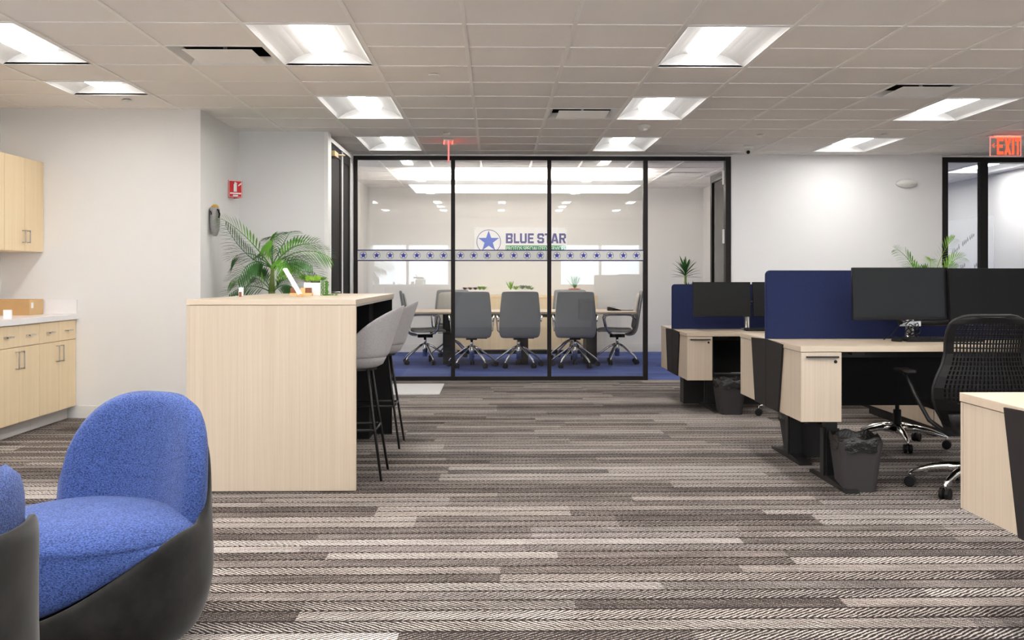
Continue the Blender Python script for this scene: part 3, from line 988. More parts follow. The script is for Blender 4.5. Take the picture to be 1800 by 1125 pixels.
# table items
t = thing('conference_phone', 'black wedge-shaped phone on the right end of the conference table', 'phone', (px(1080, 15.1), 15.1, TZ))
mb = MB(); mb.prism([(-.09, 0), (.09, 0), (.09, .012), (-.06, .05), (-.09, .05)], 'y', -.07, .07); mb.build('base', 'blackp', t, .004)
mb = MB(); mb.box(-.04, .02, -.04, .04, .0, .003); o = mb.build('display', 'screen', t); o.location = (0, 0, .046); o.rotation_euler = (0, .25, 0)
mb = MB(); mb.tube([(.1, .02, .005), (.18, -.02, .005), (.26, .0, .005)], .005, 6)
tag(mb.build('table_cable', 'blackp', None, smooth=True, loc=(px(1080, 15.1), 15.1, TZ)), 'black cable lying on the right end of the conference table', 'cable')

# wall sign: star and lettering
t = thing('company_sign', 'white wall sign with blue star, dark lettering and green bar in the conference room', 'sign', (px(915, 17.38), 17.398, H))
sc = 17.38 / FPX
def sx(x): return (x - 915) * sc
def sz(y): return (488 - y) * sc
MB().box(sx(833), sx(997.5), -.012, 0, sz(452), sz(399.5)).build('board', 'signwhite', t, .002)
mb = MB(); ring_mesh(mb, sx(859), sz(425), 20.4 * sc, 21.4 * sc, -.015, -.012, 48); mb.build('circle', 'signletter', t)
mb = MB(); mb.prism(star_pts(sx(859), sz(424.3), 19.2 * sc, .40), 'y', -.016, -.012); mb.build('star', 'signblue', t)
mb = MB()
lw = {'B': 889, 'L': 903, 'U': 914, 'E': 928.5}
block_text(mb, [(c_, (x_ - 889) * sc, wd_ * sc) for c_, x_, wd_ in (('B', 889.2, 12), ('L', 903.3, 9.5), ('U', 914, 12), ('E', 928, 10.3), ('S', 944.5, 12), ('T', 957.5, 11), ('A', 968.5, 13.5), ('R', 983, 12))],
           sx(889), sz(427.6), 17.4 * sc, -.0145, -.012)
mb.build('lettering', 'signletter', t)
MB().box(sx(889), sx(995), -.0145, -.012, sz(441.5), sz(431.5)).build('green_bar', 'signgreen', t)
text_mesh('bar_lettering', 'PROTOS SPECIALIZED SERVICES', 9.0 * sc, 'signwhite', t, (sx(890.2), -.0155, sz(440.2)), (PI / 2, 0, 0), 103.5 * sc, 7.2 * sc, .0, .0006)
mb = MB()
for x in (835.5, 995):
    for y in (402, 449): mb.wheel((sx(x), -.013, sz(y)), .006, .004, (0, 1, 0), 10)
mb.build('screw', 'steel', t)

# ------------------------------------------------------------------ plants
def frond(mb, mr, b, c, e, n=22, ll=.16, lw=.02, droop=.35, t0=.25, up=(0, 0, 1), fan=.75):
    b, c, e = Vector(b), Vector(c), Vector(e)
    def P(t): return b * (1 - t) ** 2 + c * 2 * t * (1 - t) + e * t * t
    mr.tube([P(i / 8) for i in range(9)], .006, 5, .0015)
    for i in range(n):
        t = t0 + (1 - t0) * i / (n - 1)
        p = P(t); d = (P(min(1, t + .02)) - P(t - .02)).normalized()
        side = d.cross(Vector(up))
        if side.length < .15: side = d.cross(Vector((0, 1, .2)))
        side.normalize()
        k = math.sin(PI * (.12 + .80 * (t - t0) / (1 - t0))) ** .6
        for s in (-1, 1):
            dr = d * (.45 + .75 * t) + side * s * fan + Vector((0, 0, .16 + random.uniform(-.06, .06)))
            dr = Vector((dr.x, dr.y * .8, dr.z))
            blade(mb, p, dr, (0, 0, 1), ll * k * random.uniform(.88, 1.1), lw, droop, 4)

def palm(label, loc, fr, scale_px, cx, matsel, pot=None, stems=None, ll=.15, seed=3, group=None):
    random.seed(seed)
    t = thing('potted_palm', label, 'plant', loc, 0, group)
    for (b, c, e, dy, mat) in fr:
        mb, mr = MB(), MB()
        def P(q, y): return ((q[0] - cx) / scale_px, y, H + (488 - q[1]) / scale_px)
        frond(mb, mb, P(b, 0), P(c, dy * .55), P(e, dy), 16, ll * .98, .0185, .32, .2, (random.uniform(-.35, .35), -1, random.uniform(.1, .9)), .8)
        for v in mb.bm.verts:
            if loc[0] < 0: v.co.x = max(v.co.x, -.478 + .01 * math.sin(v.co.z * 90)); v.co.y = min(v.co.y, .88)
        mb.build('frond', mat, t)
    if stems:
        mb = MB()
        for pts, r0_, r1_ in stems: mb.tube(pts, r0_, 8, r1_)
        mb.build('stem', 'stem', t, smooth=True)
    mb = MB(); mb.lathe([(.10, 0), (.13, .02), (.155, .26), (.16, .30), (.145, .30), (.14, .27)], 28, cap=False); mb.loops([[(.10 * math.cos(a * PI / 8), .10 * math.sin(a * PI / 8), 0.001) for a in range(16)]] , True, True, False)
    mb.build('pot', 'pot', t, smooth=True)
    mb = MB(); mb.lathe([(.001, .265), (.142, .265)], 24, cap=False); mb.build('soil', 'soil', t)
    return t
Dg, Gr, Br = 'dkgreen', 'green', 'brightgreen'
fr = [((478, 470), (440, 408), (402, 387), -.25, Gr), ((478, 470), (432, 462), (394, 398), .1, Dg),
      ((478, 470), (440, 430), (416, 455), -.1, Dg), ((478, 472), (452, 440), (436, 492), -.35, Dg),
      ((480, 465), (468, 415), (462, 412), .45, Dg), ((480, 465), (500, 405), (492, 404), .5, Dg), ((480, 465), (478, 415), (500, 428), -.5, Gr),
      ((482, 466), (515, 410), (562, 438), .15, Gr), ((482, 468), (530, 425), (582, 452), -.1, Gr),
      ((482, 470), (530, 445), (560, 468), -.35, Dg), ((482, 470), (505, 440), (530, 478), -.45, Gr), ((480, 470), (500, 425), (545, 425), .35, Dg),
      ((480, 470), (470, 440), (448, 440), .35, Gr), ((482, 472), (520, 450), (552, 486), .25, Dg),
      ((478, 512), (448, 470), (414, 492), -.1, Gr), ((478, 514), (448, 490), (420, 516), -.3, Dg), ((478, 512), (500, 478), (524, 486), .2, Gr),
      ((480, 514), (505, 490), (528, 508), -.25, Dg), ((480, 512), (505, 470), (520, 478), .25, Br), ((478, 512), (460, 480), (436, 486), .25, Dg)]
palm('large green palm standing in the corner behind the wooden island', (-1.95, 9.78, 0), fr, 200.4, 478, None, None,
     [([(0, 0, .25), (.01, 0, .7), (0, 0, 1.04)], .035, .028), ([(0, 0, 1.04), (.005, 0, 1.14), (0.01, 0, 1.27)], .030, .012),
      ([(.03, .01, .25), (.035, 0, .7), (.02, 0, 1.05)], .02, .012)], .19, 5)
fr2 = [((1612, 475), (1600, 445), (1575, 438), -.1, Gr), ((1655, 480), (1658, 440), (1683, 420), 0, Br), ((1655, 482), (1668, 455), (1692, 452), -.1, Br),
       ((1650, 482), (1650, 462), (1655, 455), .2, Br), ((1640, 482), (1625, 465), (1606, 470), .1, Gr), ((1655, 485), (1672, 465), (1695, 470), .1, Br), ((1640, 490), (1630, 470), (1612, 478), -.2, Gr)]
# fronds start from a common crown
fr2 = [((1640, 520), c, e, dy, m_) for (b, c, e, dy, m_) in fr2]
palm('bright green palm whose fronds rise above the two large monitors', ((1640 - 870) / FPX * 11.9, 11.9, 0), fr2, FPX / 11.9, 1640, None, None,
     [([(0, 0, .25), (.01, 0, .5), (0, 0, .97)], .03, .02)], .17, 11)

# yucca in the conference room
t = thing('potted_yucca', 'spiky dark green yucca in the back right corner of the conference room', 'plant', ((1206 - 870) / FPX * 16.6, 16.6, 0))
random.seed(4)
mb = MB()
for k in range(34):
    a = k * 2.4; e = .2 + 2.2 * (k / 34) ** 1.2
    blade(mb, (0, 0, 1.16 + .10 * k / 34), (math.cos(a), math.sin(a), e), (0, 0, 1), .30 + random.uniform(-.05, .05), .035, .22, 5)
mb.build('crown', 'dkgreen', t)
mb = MB()
for k in range(24):
    a = k * 2.4; e = .3 + 2.0 * (k / 24)
    blade(mb, (.08, .05, .86 + .06 * k / 24), (math.cos(a), math.sin(a), e), (0, 0, 1), .28, .03, .2, 5)
mb.build('lower_crown', 'dkgreen', t)
mb = MB(); mb.tube([(0, 0, .28), (.01, 0, .8), (0, 0, 1.2)], .022, 8, .016); mb.tube([(.05, .03, .28), (.08, .05, .9)], .018, 8, .014); mb.build('stem', 'stem', t, smooth=True)
mb = MB(); mb.lathe([(.10, 0), (.13, .02), (.155, .30), (.14, .30), (.135, .28)], 24); mb.build('pot', 'pot', t, smooth=True)

# ------------------------------------------------------------------ island
t = thing('bar_island', 'tall pale wood bar island with a waterfall end panel', 'counter', (-1.21, 6.06, 0))
hw = .4565; IL = 2.28; IZ = 1.0415
MB().box(-hw, hw, 0, IL, IZ - .029, IZ).build('countertop', 'woodh', t, .0015)
MB().box(-hw, hw, .004, .034, .004, IZ - .031).build('front_panel', 'wood', t, .001)
MB().box(-hw + .01, hw - .37, .036, IL - .04, .0, IZ - .03).build('cabinet_body', 'darkpanel', t)
MB().box(-hw, hw - .012, IL - .038, IL - .006, .0, IZ - .03).build('end_panel', 'darkpanel', t, .001)
MB().box(hw - .36, hw - .15, IL - .30, IL - .04, .0, IZ - .03).build('support_box', 'darkpanel', t)
MB().box(hw - .004, hw - .0, .036, IL - .04, IZ - .040, IZ - .030).build('edge_strip', 'steel', t)
ISL = (-1.21, 6.06)

# items on the island
def ipos(x, y):
    Y = (H - IZ) * FPX / (y - 488); return ((x - 870) / FPX * Y, Y, IZ)
p0 = (( 549 - 870) / FPX * 7.25, 7.25, IZ)
k_ = 7.25 / FPX
t = thing('succulent_pot', 'square white pot of lime green succulents with trailing beads on the island', 'plant', (p0[0] - .018, p0[1] + .185, IZ))
MB().box(-.055, .055, -.055, .055, 0, .085).build('pot', 'whitepot', t, .004)
mb = MB(); random.seed(9)
for k in range(16):
    rosette(mb, (random.uniform(-.05, .05), random.uniform(-.05, .05), .09 + random.uniform(0, .02)), .042, 14, 1.2, .42)
mb.build('succulent', 'lime', t)
mb = MB()
for k in range(5): rosette(mb, (random.uniform(-.075, -.045), random.uniform(-.04, .04), .105), .05, 9, .9, .3)
for k in range(5): rosette(mb, (random.uniform(.045, .07), random.uniform(-.04, .04), .10), .045, 10, .9, .3)
mb.build('leafy_sprig', 'green', t)
mb = MB()
for k in range(9):
    x0_ = .062 + random.uniform(0, .045); y0_ = random.uniform(-.06, .04)
    for q in range(14):
        z = .095 - q * .0066
        bmesh.ops.create_icosphere(mb.bm, subdivisions=1, radius=.0042, matrix=Matrix.Translation((x0_ + random.uniform(-.004, .004), y0_, max(.005, z))))
for k in range(26):
    bmesh.ops.create_icosphere(mb.bm, subdivisions=1, radius=.0048, matrix=Matrix.Translation((.07 + random.uniform(0, .085), random.uniform(-.06, .03), .005)))
mb.build('trailing_beads', 'green', t)
t = thing('leaning_card_holder', 'clear acrylic card stand leaning in a wood block on the island', 'card stand', ipos(529, 521.5))
MB().box(-.018, .018, -.03, .03, 0, .018).build('block', 'lightblock', t, .003)
def mtilt(ang): return Matrix.Rotation(ang, 4, 'Y')
m_ = Matrix.Translation((0, 0, .015)) @ mtilt(-.53)
MB().box(-.006, .006, -.05, .05, 0, .185, m_).build('card_frame', 'white', t)
# wood tray with blocks
t = thing('wooden_block_rack', 'low light wood rack holding dark brown blocks, beside the white pot', 'rack', ipos(534, 519.6))
MB().box(-.082, .062, -.025, .025, 0, .018).build('rack_base', 'lightblock', t, .002)
MB().box(-.012, .018, -.02, .02, .018, .052).build('light_block', 'lightblock', t, .002)
for a, b in ((-.078, -.034), (.022, .055)):
    MB().box(a, b, -.02, .02, .018, .052).build('brown_block', 'brownblock', t, .002)
q = ipos(415.5, 520.3)
t = thing('acrylic_dispenser', 'small clear and white stand at the left edge of the island', 'stand', (q[0] + .04, q[1], IZ))
MB().box(-.012, .012, -.02, .02, 0, .055).build('body', 'paper', t, .002)
MB().box(-.03, .012, -.024, .024, 0, .004).build('base', 'acryl', t)
q = ipos(403, 521.5)
tag(bx('brown_block', 'brownblock', 0, .012, 0, .02, 0, .03), 'tiny dark brown block standing alone at the left edge of the island', 'block').location = (q[0] + .07, q[1], IZ)
# ------------------------------------------------------------------ stools
def tub(mb, th0, th1, nth, zb, rim, rfn, thick, nv=8, cy=0.0):
    """closed shell around a seat. angle 0 = back (+x)"""
    rings = []
    for i in range(nth + 1):
        th = th0 + (th1 - th0) * i / nth
        c, s = math.cos(th), math.sin(th)
        zt_ = rim(th)
        ring = []
        for j in range(nv + 1):
            z = zb + (zt_ - zb) * j / nv
            r = rfn(th, z)
            ring.append((r * c, r * s, z))
        for j in range(nv, -1, -1):
            z = zb + (zt_ - zb) * j / nv
            r = rfn(th, z) - thick(th, j / nv)
            ring.append((r * c, r * s, z))
        rings.append(ring)
    mb.loops(rings)

def stool(label, loc, rz):
    t = thing('bar_stool', label, 'bar stool', loc, rz, 'bar stools at the island')
    def rim(th): return .712 + .288 * max(0, math.cos(th * 1.05)) ** .55
    def rf(th, z): return .222 + (z - .66) * .33
    mb = MB(); tub(mb, -R(100), R(100), 32, .695, rim, rf, lambda th, v: .034 * (1 - .55 * v ** 4))
    mb.build('backrest', 'greyfab', t, smooth=True, sub=1)
    mb = MB(); mb.lathe([(.05, .636), (.17, .637), (.205, .655), (.226, .695), (.226, .702)], 36); 
    mb.build('seat_base', 'greyfab', t, smooth=True)
    mb = MB(); mb.lathe([(.19, .70), (.195, .715), (.18, .735), (.10, .745), (.005, .747)], 36)
    mb.build('seat_cushion', 'greyfab', t, smooth=True)
    mb = MB(); mb.lathe([(.17, .624), (.17, .636)], 24); mb.build('seat_plate', 'black', t)
    for sx_ in (-1, 1):
        for sy_ in (-1, 1):
            mb = MB(); mb.tube([(sx_ * .125, sy_ * .11, .63), (sx_ * .215, sy_ * .20, .0)], .0095, 8, .0075)
            mb.build('leg', 'black', t, smooth=True)
    def lp(sx_, sy_, z): f = (.63 - z) / .63; return (sx_ * (.125 + .09 * f), sy_ * (.11 + .09 * f), z)
    mb = MB(); z = .285
    P4 = [lp(1, 1, z), lp(1, -1, z), lp(-1, -1, z), lp(-1, 1, z)]
    for a in range(4): mb.tube([P4[a], P4[(a + 1) % 4]], .008, 8)
    mb.build('footrest', 'black', t, smooth=True)
    return t
st = stool('grey upholstered bar stool at the island, the nearer of the two', (-.862, 6.56, 0), 0)
dup(st, (-.862, 7.76, 0), 0, 'grey upholstered bar stool at the island, the farther of the two')

# ------------------------------------------------------------------ armchairs
def armchair(label, loc, rz):
    t = thing('lounge_chair', label, 'armchair', loc, rz, 'blue lounge chairs')
    def sm(a, b, x):
        x = max(0, min(1, (x - a) / (b - a))); return x * x * (3 - 2 * x)
    def rimz(th):      # th: 0 = back
        a = abs(th)
        if a > PI: a = 2 * PI - a
        return .155 + .235 * sm(R(175), R(75), a) + .27 * sm(R(72), R(22), a)
    def se(th, k=2.1):   # footprint superellipse factor
        c, s = abs(math.cos(th)), abs(math.sin(th))
        return (c ** k + s ** k) ** (-1 / k)
    n = 56
    rings = []
    def prof(th):
        zr = rimz(th); S = se(th)
        a = abs(th if th < PI else 2 * PI - th)
        fr_ = .356 + .008 * math.cos(a)
        pts = [(.20, .02), (.275, .022), (.318, .05), (.345, .10)]
        out = [(r_, z_) for r_, z_ in pts]
        for f_ in (.25, .5, .75, .93):
            z_ = .10 + (zr - .10) * f_
            out.append((fr_ + .012 * math.sin(PI * min(1, z_ / .45)) + max(0, z_ - .38) * .03, z_))
        ro = out[-1][0]
        out += [(ro - .004, zr), (ro - .016, zr + .006), (ro - .028, zr - .002), (ro - .034, max(.10, zr - .04)), (ro - .05, .10)]
        return [(r_ * S, z_) for r_, z_ in out]
    cols = []
    for i in range(n):
        th = 2 * PI * i / n
        cols.append([(r_ * math.cos(th), r_ * math.sin(th), z_) for r_, z_ in prof(th)])
    rr = [[cols[i][j] for i in range(n)] for j in range(len(cols[0]))]
    mb = MB(); mb.loops(rr)
    mb.build('shell', 'velvet', t, smooth=True, sub=1)
    # seat cushion
    rings = []
    lev = [(.02, .440), (.14, .439), (.24, .430), (.30, .411), (.332, .388), (.343, .372)]
    for r_, z_ in lev:
        rings.append([(r_ * se(2 * PI * i / n) * math.cos(2 * PI * i / n), r_ * se(2 * PI * i / n) * math.sin(2 * PI * i / n), z_) for i in range(n)])
    for f_, dr in ((.0, .0), (.06, -.003), (.3, .006), (.6, .010), (.9, .006), (1, -.004)):
        ring = []
        for i in range(n):
            th = 2 * PI * i / n
            zb = min(.35, rimz(th) - .004)
            z_ = .364 + (zb - .364) * f_
            r_ = (.344 + dr) * se(th)
            ring.append((r_ * math.cos(th), r_ * math.sin(th), z_))
        rings.append(ring)
    mb = MB(); mb.loops(rings)
    mb.build('seat_cushion', 'bluefab', t, smooth=True, sub=1)
    # back cushion: pillow surface over angle u and height v
    mb = MB(); NU, NV = 40, 18
    A = R(78)
    def topz(u): return .40 + .375 * (1 - abs(u) ** 3.3) ** .42
    grids = []
    for side in (0, 1):
        g = []
        for i in range(NU + 1):
            u = -1 + 2 * i / NU
            row_ = []
            for j in range(NV + 1):
                v = j / NV
                u2 = u * .995
                z_ = .385 + (topz(u2) - .385) * v
                th = A * u2
                edge = min(1, (1 - abs(u)) / .12) if side == 0 else 1
                pu = (1 - abs(u) ** 6); pv = (1 - v ** 8)
                t_ = .118 * math.sqrt(max(0, pu * pv)) * (1 - .25 * v) * .5
                bx_ = .258 - .125 * abs(u2) ** 2.3 + .11 * (z_ - .4)
                by_ = .308 * u2
                sl = -.125 * 2.3 * abs(u2) ** 1.3 * (1 if u2 > 0 else -1) / .308
                nn = Vector((1, -sl, 0)).normalized()
                off = t_ if side == 0 else -t_
                row_.append(Vector((bx_, by_, z_)) + nn * off)
            g.append(row_)
        grids.append(g)
    V = [[[mb.bm.verts.new(p) for p in r_] for r_ in g] for g in grids]
    for sd in (0, 1):
        for i in range(NU):
            for j in range(NV):
                q = [V[sd][i][j], V[sd][i + 1][j], V[sd][i + 1][j + 1], V[sd][i][j + 1]]
                mb.bm.faces.new(q if sd == 0 else q[::-1])
    bmesh.ops.remove_doubles(mb.bm, verts=mb.bm.verts[:], dist=.0004)
    be = [e for e in mb.bm.edges if e.is_boundary]
    try: bmesh.ops.holes_fill(mb.bm, edges=be, sides=0)
    except Exception: pass
    mb.build('back_cushion', 'bluefab', t, smooth=True)
    MB().lathe([(.25, 0), (.25, .022)], 32).build('swivel_base', 'blackp', t)
    return t
# local +x is the back; facing direction is -x
ac = armchair('blue woven lounge chair with charcoal velvet shell, facing the camera', (-1.275, 3.54, 0), R(62))
dup(ac, (-1.305, 2.235, 0), R(2), 'blue and charcoal lounge chair cut off by the left frame edge')

# ------------------------------------------------------------------ workstations
def desk(label, loc, flip, ztop, width=1.82, D=.745, foot=.80):
    """one sit-stand desk. local origin: left end at the centre line, floor. front towards -y (flip: +y)"""
    t = thing('sit_stand_desk', label, 'desk', loc, 0, 'sit-stand desks')
    s = 1 if flip else -1
    def yb(a, b): return (min(s * a, s * b), max(s * a, s * b))
    y0, y1 = yb(.012, D)
    MB().box(0, width, y0, y1, ztop - .031, ztop).build('desktop', 'woodh', t, .0015)
    zb = ztop - .41; zt_ = ztop - .034
    # drawer pedestal hung under the left end
    y0, y1 = yb(.02, D - .022)
    p = MB().box(.004, .222, y0, y1, zb, zt_).build('drawer_pedestal', 'wood', t, .001)
    y0, y1 = yb(D - .02, D - .002)
    fr_ = MB().box(.003, .223, y0, y1, zb, zt_).build('drawer_front', 'wood', p, .001)
    y0, y1 = yb(D - .002, D + .018)
    MB().box(.03, .205, y0, y1, zt_ - .028, zt_ - .020).build('drawer_pull', 'black', p, .001)
    mb = MB(); mb.wheel((.19, s * (D + .0), zt_ - .050), .009, .006, (0, 1, 0), 16); mb.build('drawer_lock', 'blackp', p)
    # charcoal accent panel on the end
    pts = [(s * .004, ztop - .001), (s * .385, ztop - .012), (s * .285, zb - .0), (s * .004, zb)]
    MB().prism(pts, 'x', -.008, .0035).build('accent_panel', 'charcoal', t)
    # T legs
    for xl in (.235, width - .14):
        mb = MB(); y0, y1 = yb(.34, .43)
        mb.box(xl - .0, xl + .062, y0, y1, .03, ztop - .032); 
        y0, y1 = yb(.35, .42)
        mb.box(xl - .015, xl + .077, y0, y1, .03, .30)
        a, b = s * .11, s * foot
        mb.prism([(a, 0), (b, 0), (b, .016), (s * .5, .034), (s * .28, .034), (a, .016)], 'x', xl - .008, xl + .070)
        mb.build('leg', 'black', t, .001)
    y0, y1 = yb(.36, .41)
    MB().box(.30, width - .14, y0, y1, ztop - .085, ztop - .035).build('crossbar', 'black', t)
    y0, y1 = yb(.60, .68)
    MB().box(.30, .37, y0, y1, ztop - .052, ztop - .031).build('outlet_box', 'bin', t, .002)
    return t

def bench(Yc, zt, lab_near, lab_far, near=True, far=True, div=None):
    X0 = 1.652
    if near: desk(lab_near, (X0, Yc, 0), False, zt)
    if far: desk(lab_far, (X0, Yc, 0), True, zt, foot=.80 if near else .735)
    if near and far:
        t = thing('modesty_panel', div[1], 'panel', (X0, Yc, 0))
        MB().box(.225, 1.82, -.010, .010, zt - .405, zt - .0015).build('panel', 'darkpanel', t)
        for x in (.30, 1.65):
            MB().box(x, x + .06, -.0115, .0115, zt - .12, zt - .0015).build('bracket', 'black', t)
    if div:
        t = thing('privacy_screen', div[0], 'divider screen', (X0, Yc, zt))
        zt2 = .415
        for k, s in enumerate((-1, 1)):
            a = (0.0, -.0005)[k]
            pts = []
            r = .03
            x0, x1, z0, z1 = -.012 if k else -.002, 1.85, .0, zt2
            for cx_, cz_, a0 in ((x0 + r, z1 - r, 180), (x1 - r, z1 - r, 90)):
                for q in range(7):
                    an = R(a0 - q * 15); pts.append((cx_ + r * math.cos(an), cz_ + r * math.sin(an)))
            pts += [(x1, z0), (x0, z0)]
            y0, y1 = (-.0115, -.0008) if s == -1 else (.0008, .0115)
            MB().prism(pts, 'y', y0, y1).build('felt_panel', 'navy', t, .003)
    return X0
bench(6.735, .789, 'pale wood desk carrying the two large monitors, facing the camera', 'pale wood desk just behind the tall navy screen, facing away',
      div=('tall navy felt screen behind the two large monitors', 'black modesty panel under the desk with the two large monitors'))
bench(10.32, .684, 'far pale wood desk carrying the two small dark monitors', 'farthest pale wood desk, behind the far navy screen',
      div=('lower navy felt screen behind the far pair of monitors', 'black modesty panel under the far desk with small monitors'))
bench(3.185, .752, '', 'pale wood desk cut off at the lower right corner', near=False)
# dark cable box under the far bench
tag(bx('cable_box', 'black', 1.735, 2.6, 10.225, 10.415, 0, .268), 'black floor box under the left end of the far desks', 'box')

# wooden storage beyond the near desks
t = thing('low_cabinet', 'low pale wood cabinet on a black plinth seen beneath the near desks', 'cabinet', (3.2, 8.05, 0))
MB().box(0, .45, 0, 1.44, .07, .56).build('body', 'wood', t, .001)
MB().box(.0, .42, .02, 1.42, 0, .07).build('plinth', 'black', t)
MB().box(-.016, -.001, .01, .715, .075, .55).build('door', 'wood', t, .001)
MB().box(-.016, -.001, .721, 1.43, .075, .55).build('door', 'wood', t, .001)

# monitors
def monitor(label, loc, rz, tilt=0, wd=.555, ht=.325, group='monitors'):
    t = thing('computer_monitor', label, 'monitor', loc, rz, group)
    m_ = Matrix.Rotation(tilt, 4, 'X')
    MB().box(-wd / 2, wd / 2, -.012, .012, -ht / 2, ht / 2, m_).build('bezel', 'blackp', t, .002)
    MB().box(-wd / 2 + .005, wd / 2 - .005, -.0135, -.012, -ht / 2 + .016, ht / 2 - .005, m_).build('screen', 'screen', t)
    MB().box(-.11, .11, .012, .04, -.10, .08, m_).build('back_housing', 'blackp', t, .008)
    return t
Z1 = .789
def arm(label, loc, xs_, up, back):
    t = thing('monitor_arm', label, 'monitor arm', loc)
    mb = MB(); mb.lathe([(.055, 0), (.055, .012), (.035, .016), (.026, .02), (.026, up - .02), (.022, up)], 20)
    mb.build('post', 'steel', t, smooth=True)
    for x in xs_:
        mb = MB(); mb.tube([(0, 0, up - .03), (x * .5, -.02, up - .03), (x, back, up)], .016, 8); mb.build('arm', 'black', t, smooth=True)
    return t
monitor('large dark monitor with a blue sheen before the tall navy screen', ((1587 - 870) / FPX * 6.42, 6.42, H - (516.5 - 488) / FPX * 6.42), R(-1), R(-4), .553, .303)
monitor('large brownish dark monitor at the right frame edge', ((1758 - 870) / FPX * 6.40, 6.40, H - (519 - 488) / FPX * 6.4), R(6), R(-4), .57, .31)
arm('silver dual monitor arm post between the two large monitors', (2.475, 6.60, Z1), (-.115, .38), .13, -.12)
mb = MB(); mb.box(-.06, .07, -.015, .0, .082, .115)
o = mb.build('docking_station', 'steel', None, .003, loc=(2.455, 6.565, Z1)); tag(o, 'small silver dock fixed below the large monitors', 'dock')
cp = []
for k in range(70):
    a = k * .42
    cp.append((math.cos(a) * (.034 + .012 * math.sin(k * .7)), math.sin(a) * .03, .012 + .095 * k / 70 + .012 * math.sin(k * 1.3)))
cp2 = [(-.18, -.02, .006), (-.13, -.0, .03), (-.07, 0, .10), (-.03, -.01, .115)]
mb = MB(); mb.tube(cp, .0028, 5); mb.tube(cp2, .0025, 5)
tag(mb.build('black_cable', 'blackp', None, smooth=True, loc=(2.468, 6.535, Z1)), 'black cable coiled around the silver monitor arm post', 'cable')
def keyboard(label, loc, rz=0):
    t = thing('keyboard', label, 'keyboard', loc, rz)
    mb = MB(); mb.prism([(-.065, 0), (.065, 0), (.065, .022), (-.065, .010)], 'x', -.22, .22); mb.build('body', 'blackp', t, .002)
    mb = MB()
    for r_ in range(5):
        for c_ in range(20):
            y = -.052 + r_ * .022; z = .0115 + (y + .065) / .13 * .012
            mb.box(-.205 + c_ * .0205, -.205 + c_ * .0205 + .017, y, y + .017, z - .003, z + .004)
    mb.build('keys', 'black', t)
    return t
keyboard('black keyboard on the desk below the two large monitors', (2.60, 6.44, Z1))
keyboard('black keyboard on the far desk below the small monitors', (2.46, 9.93, .684), R(-4))
t = thing('computer_mouse', 'black slim mouse on the desk left of the keyboard', 'mouse', (2.34, 6.44, Z1))
mb = MB(); mb.lathe([(.028, 0), (.03, .008), (.02, .02), (.004, .024)], 16, (0, 0, 0), 1, 1.7); mb.build('body', 'blackp', t, smooth=True)
mb = MB(); mb.wheel((0, .02, .022), .006, .005, (1, 0, 0), 10); mb.build('scroll_wheel', 'bin', t)
monitor('small dark monitor, left of the pair on the far desk', ((1270.5 - 870) / FPX * 9.98, 9.98, H - (526.3 - 488) / FPX * 9.98), R(-2), R(-8), .515, .31)
monitor('small dark monitor, right of the pair and half hidden by the tall navy screen', ((1377 - 870) / FPX * 9.95, 9.95, H - (526.3 - 488) / FPX * 9.95), R(3), R(-8), .53, .31)
arm('dual monitor arm post behind the pair of small monitors', (2.31, 10.17, .684), (-.26, .26), .275, -.125)

# ------------------------------------------------------------------ waste bins
def bin_(label, loc, rz=0, s=1.0):
    t = thing('waste_bin', label, 'bin', loc, rz, 'waste bins under the desks')
    def rr(a, b, z, r=.03):
        pts = []
        for cx_, cy_, a0 in ((a - r, b - r, 0), (-(a - r), b - r, 90), (-(a - r), -(b - r), 180), (a - r, -(b - r), 270)):
            for q in range(4): pts.append((cx_ + r * math.cos(R(a0 + q * 30)), cy_ + r * math.sin(R(a0 + q * 30)), z))
        return pts
    mb = MB(); mb.loops([rr(.088 * s, .125 * s, 0), rr(.118 * s, .165 * s, .275 * s), rr(.112 * s, .159 * s, .275 * s), rr(.084 * s, .12 * s, .02)], True, True, True)
    mb.build('bin_body', 'bin', t, .002)
    mb = MB(); random.seed(21)
    rings = []
    N = 40
    for k, (f, z, am) in enumerate(((1.03, .225, .02), (1.06, .245, .03), (1.08, .262, .03), (1.07, .285, .02), (1.03, .298, .014), (.96, .30, .01), (.90, .28, .01), (.84, .22, .006))):
        ring = []
        for i in range(N):
            a = 2 * PI * i / N
            e = (abs(math.cos(a)) ** 4 + abs(math.sin(a)) ** 4) ** (-.25)
            j = 1 + am * 1.2 * math.sin(i * 2.1 + k * 1.3) + random.uniform(-am, am)
            ring.append((.118 * s * f * e * math.cos(a) * j, .165 * s * f * e * math.sin(a) * j, (z + .010 * math.sin(i * 1.1 + k * .5) * (1 if k < 6 else 0) + random.uniform(-.004, .004)) * s))
        rings.append(ring)
    mb.loops(rings, True, False, True)
    mb.build('bin_liner', 'bag', t, smooth=True, sub=1)
    return t
wb = bin_('grey waste bin with black liner under the desk with the large monitors, nearest bin', (1.985, 6.10, 0), R(-6))
dup(wb, (2.005, 9.50, 0), 0, 'grey waste bin with black liner under the far desk')
dup(wb, (2.02, 7.28, 0), R(5), 'dark waste bin in the shade behind the desk legs, below the tall navy screen')

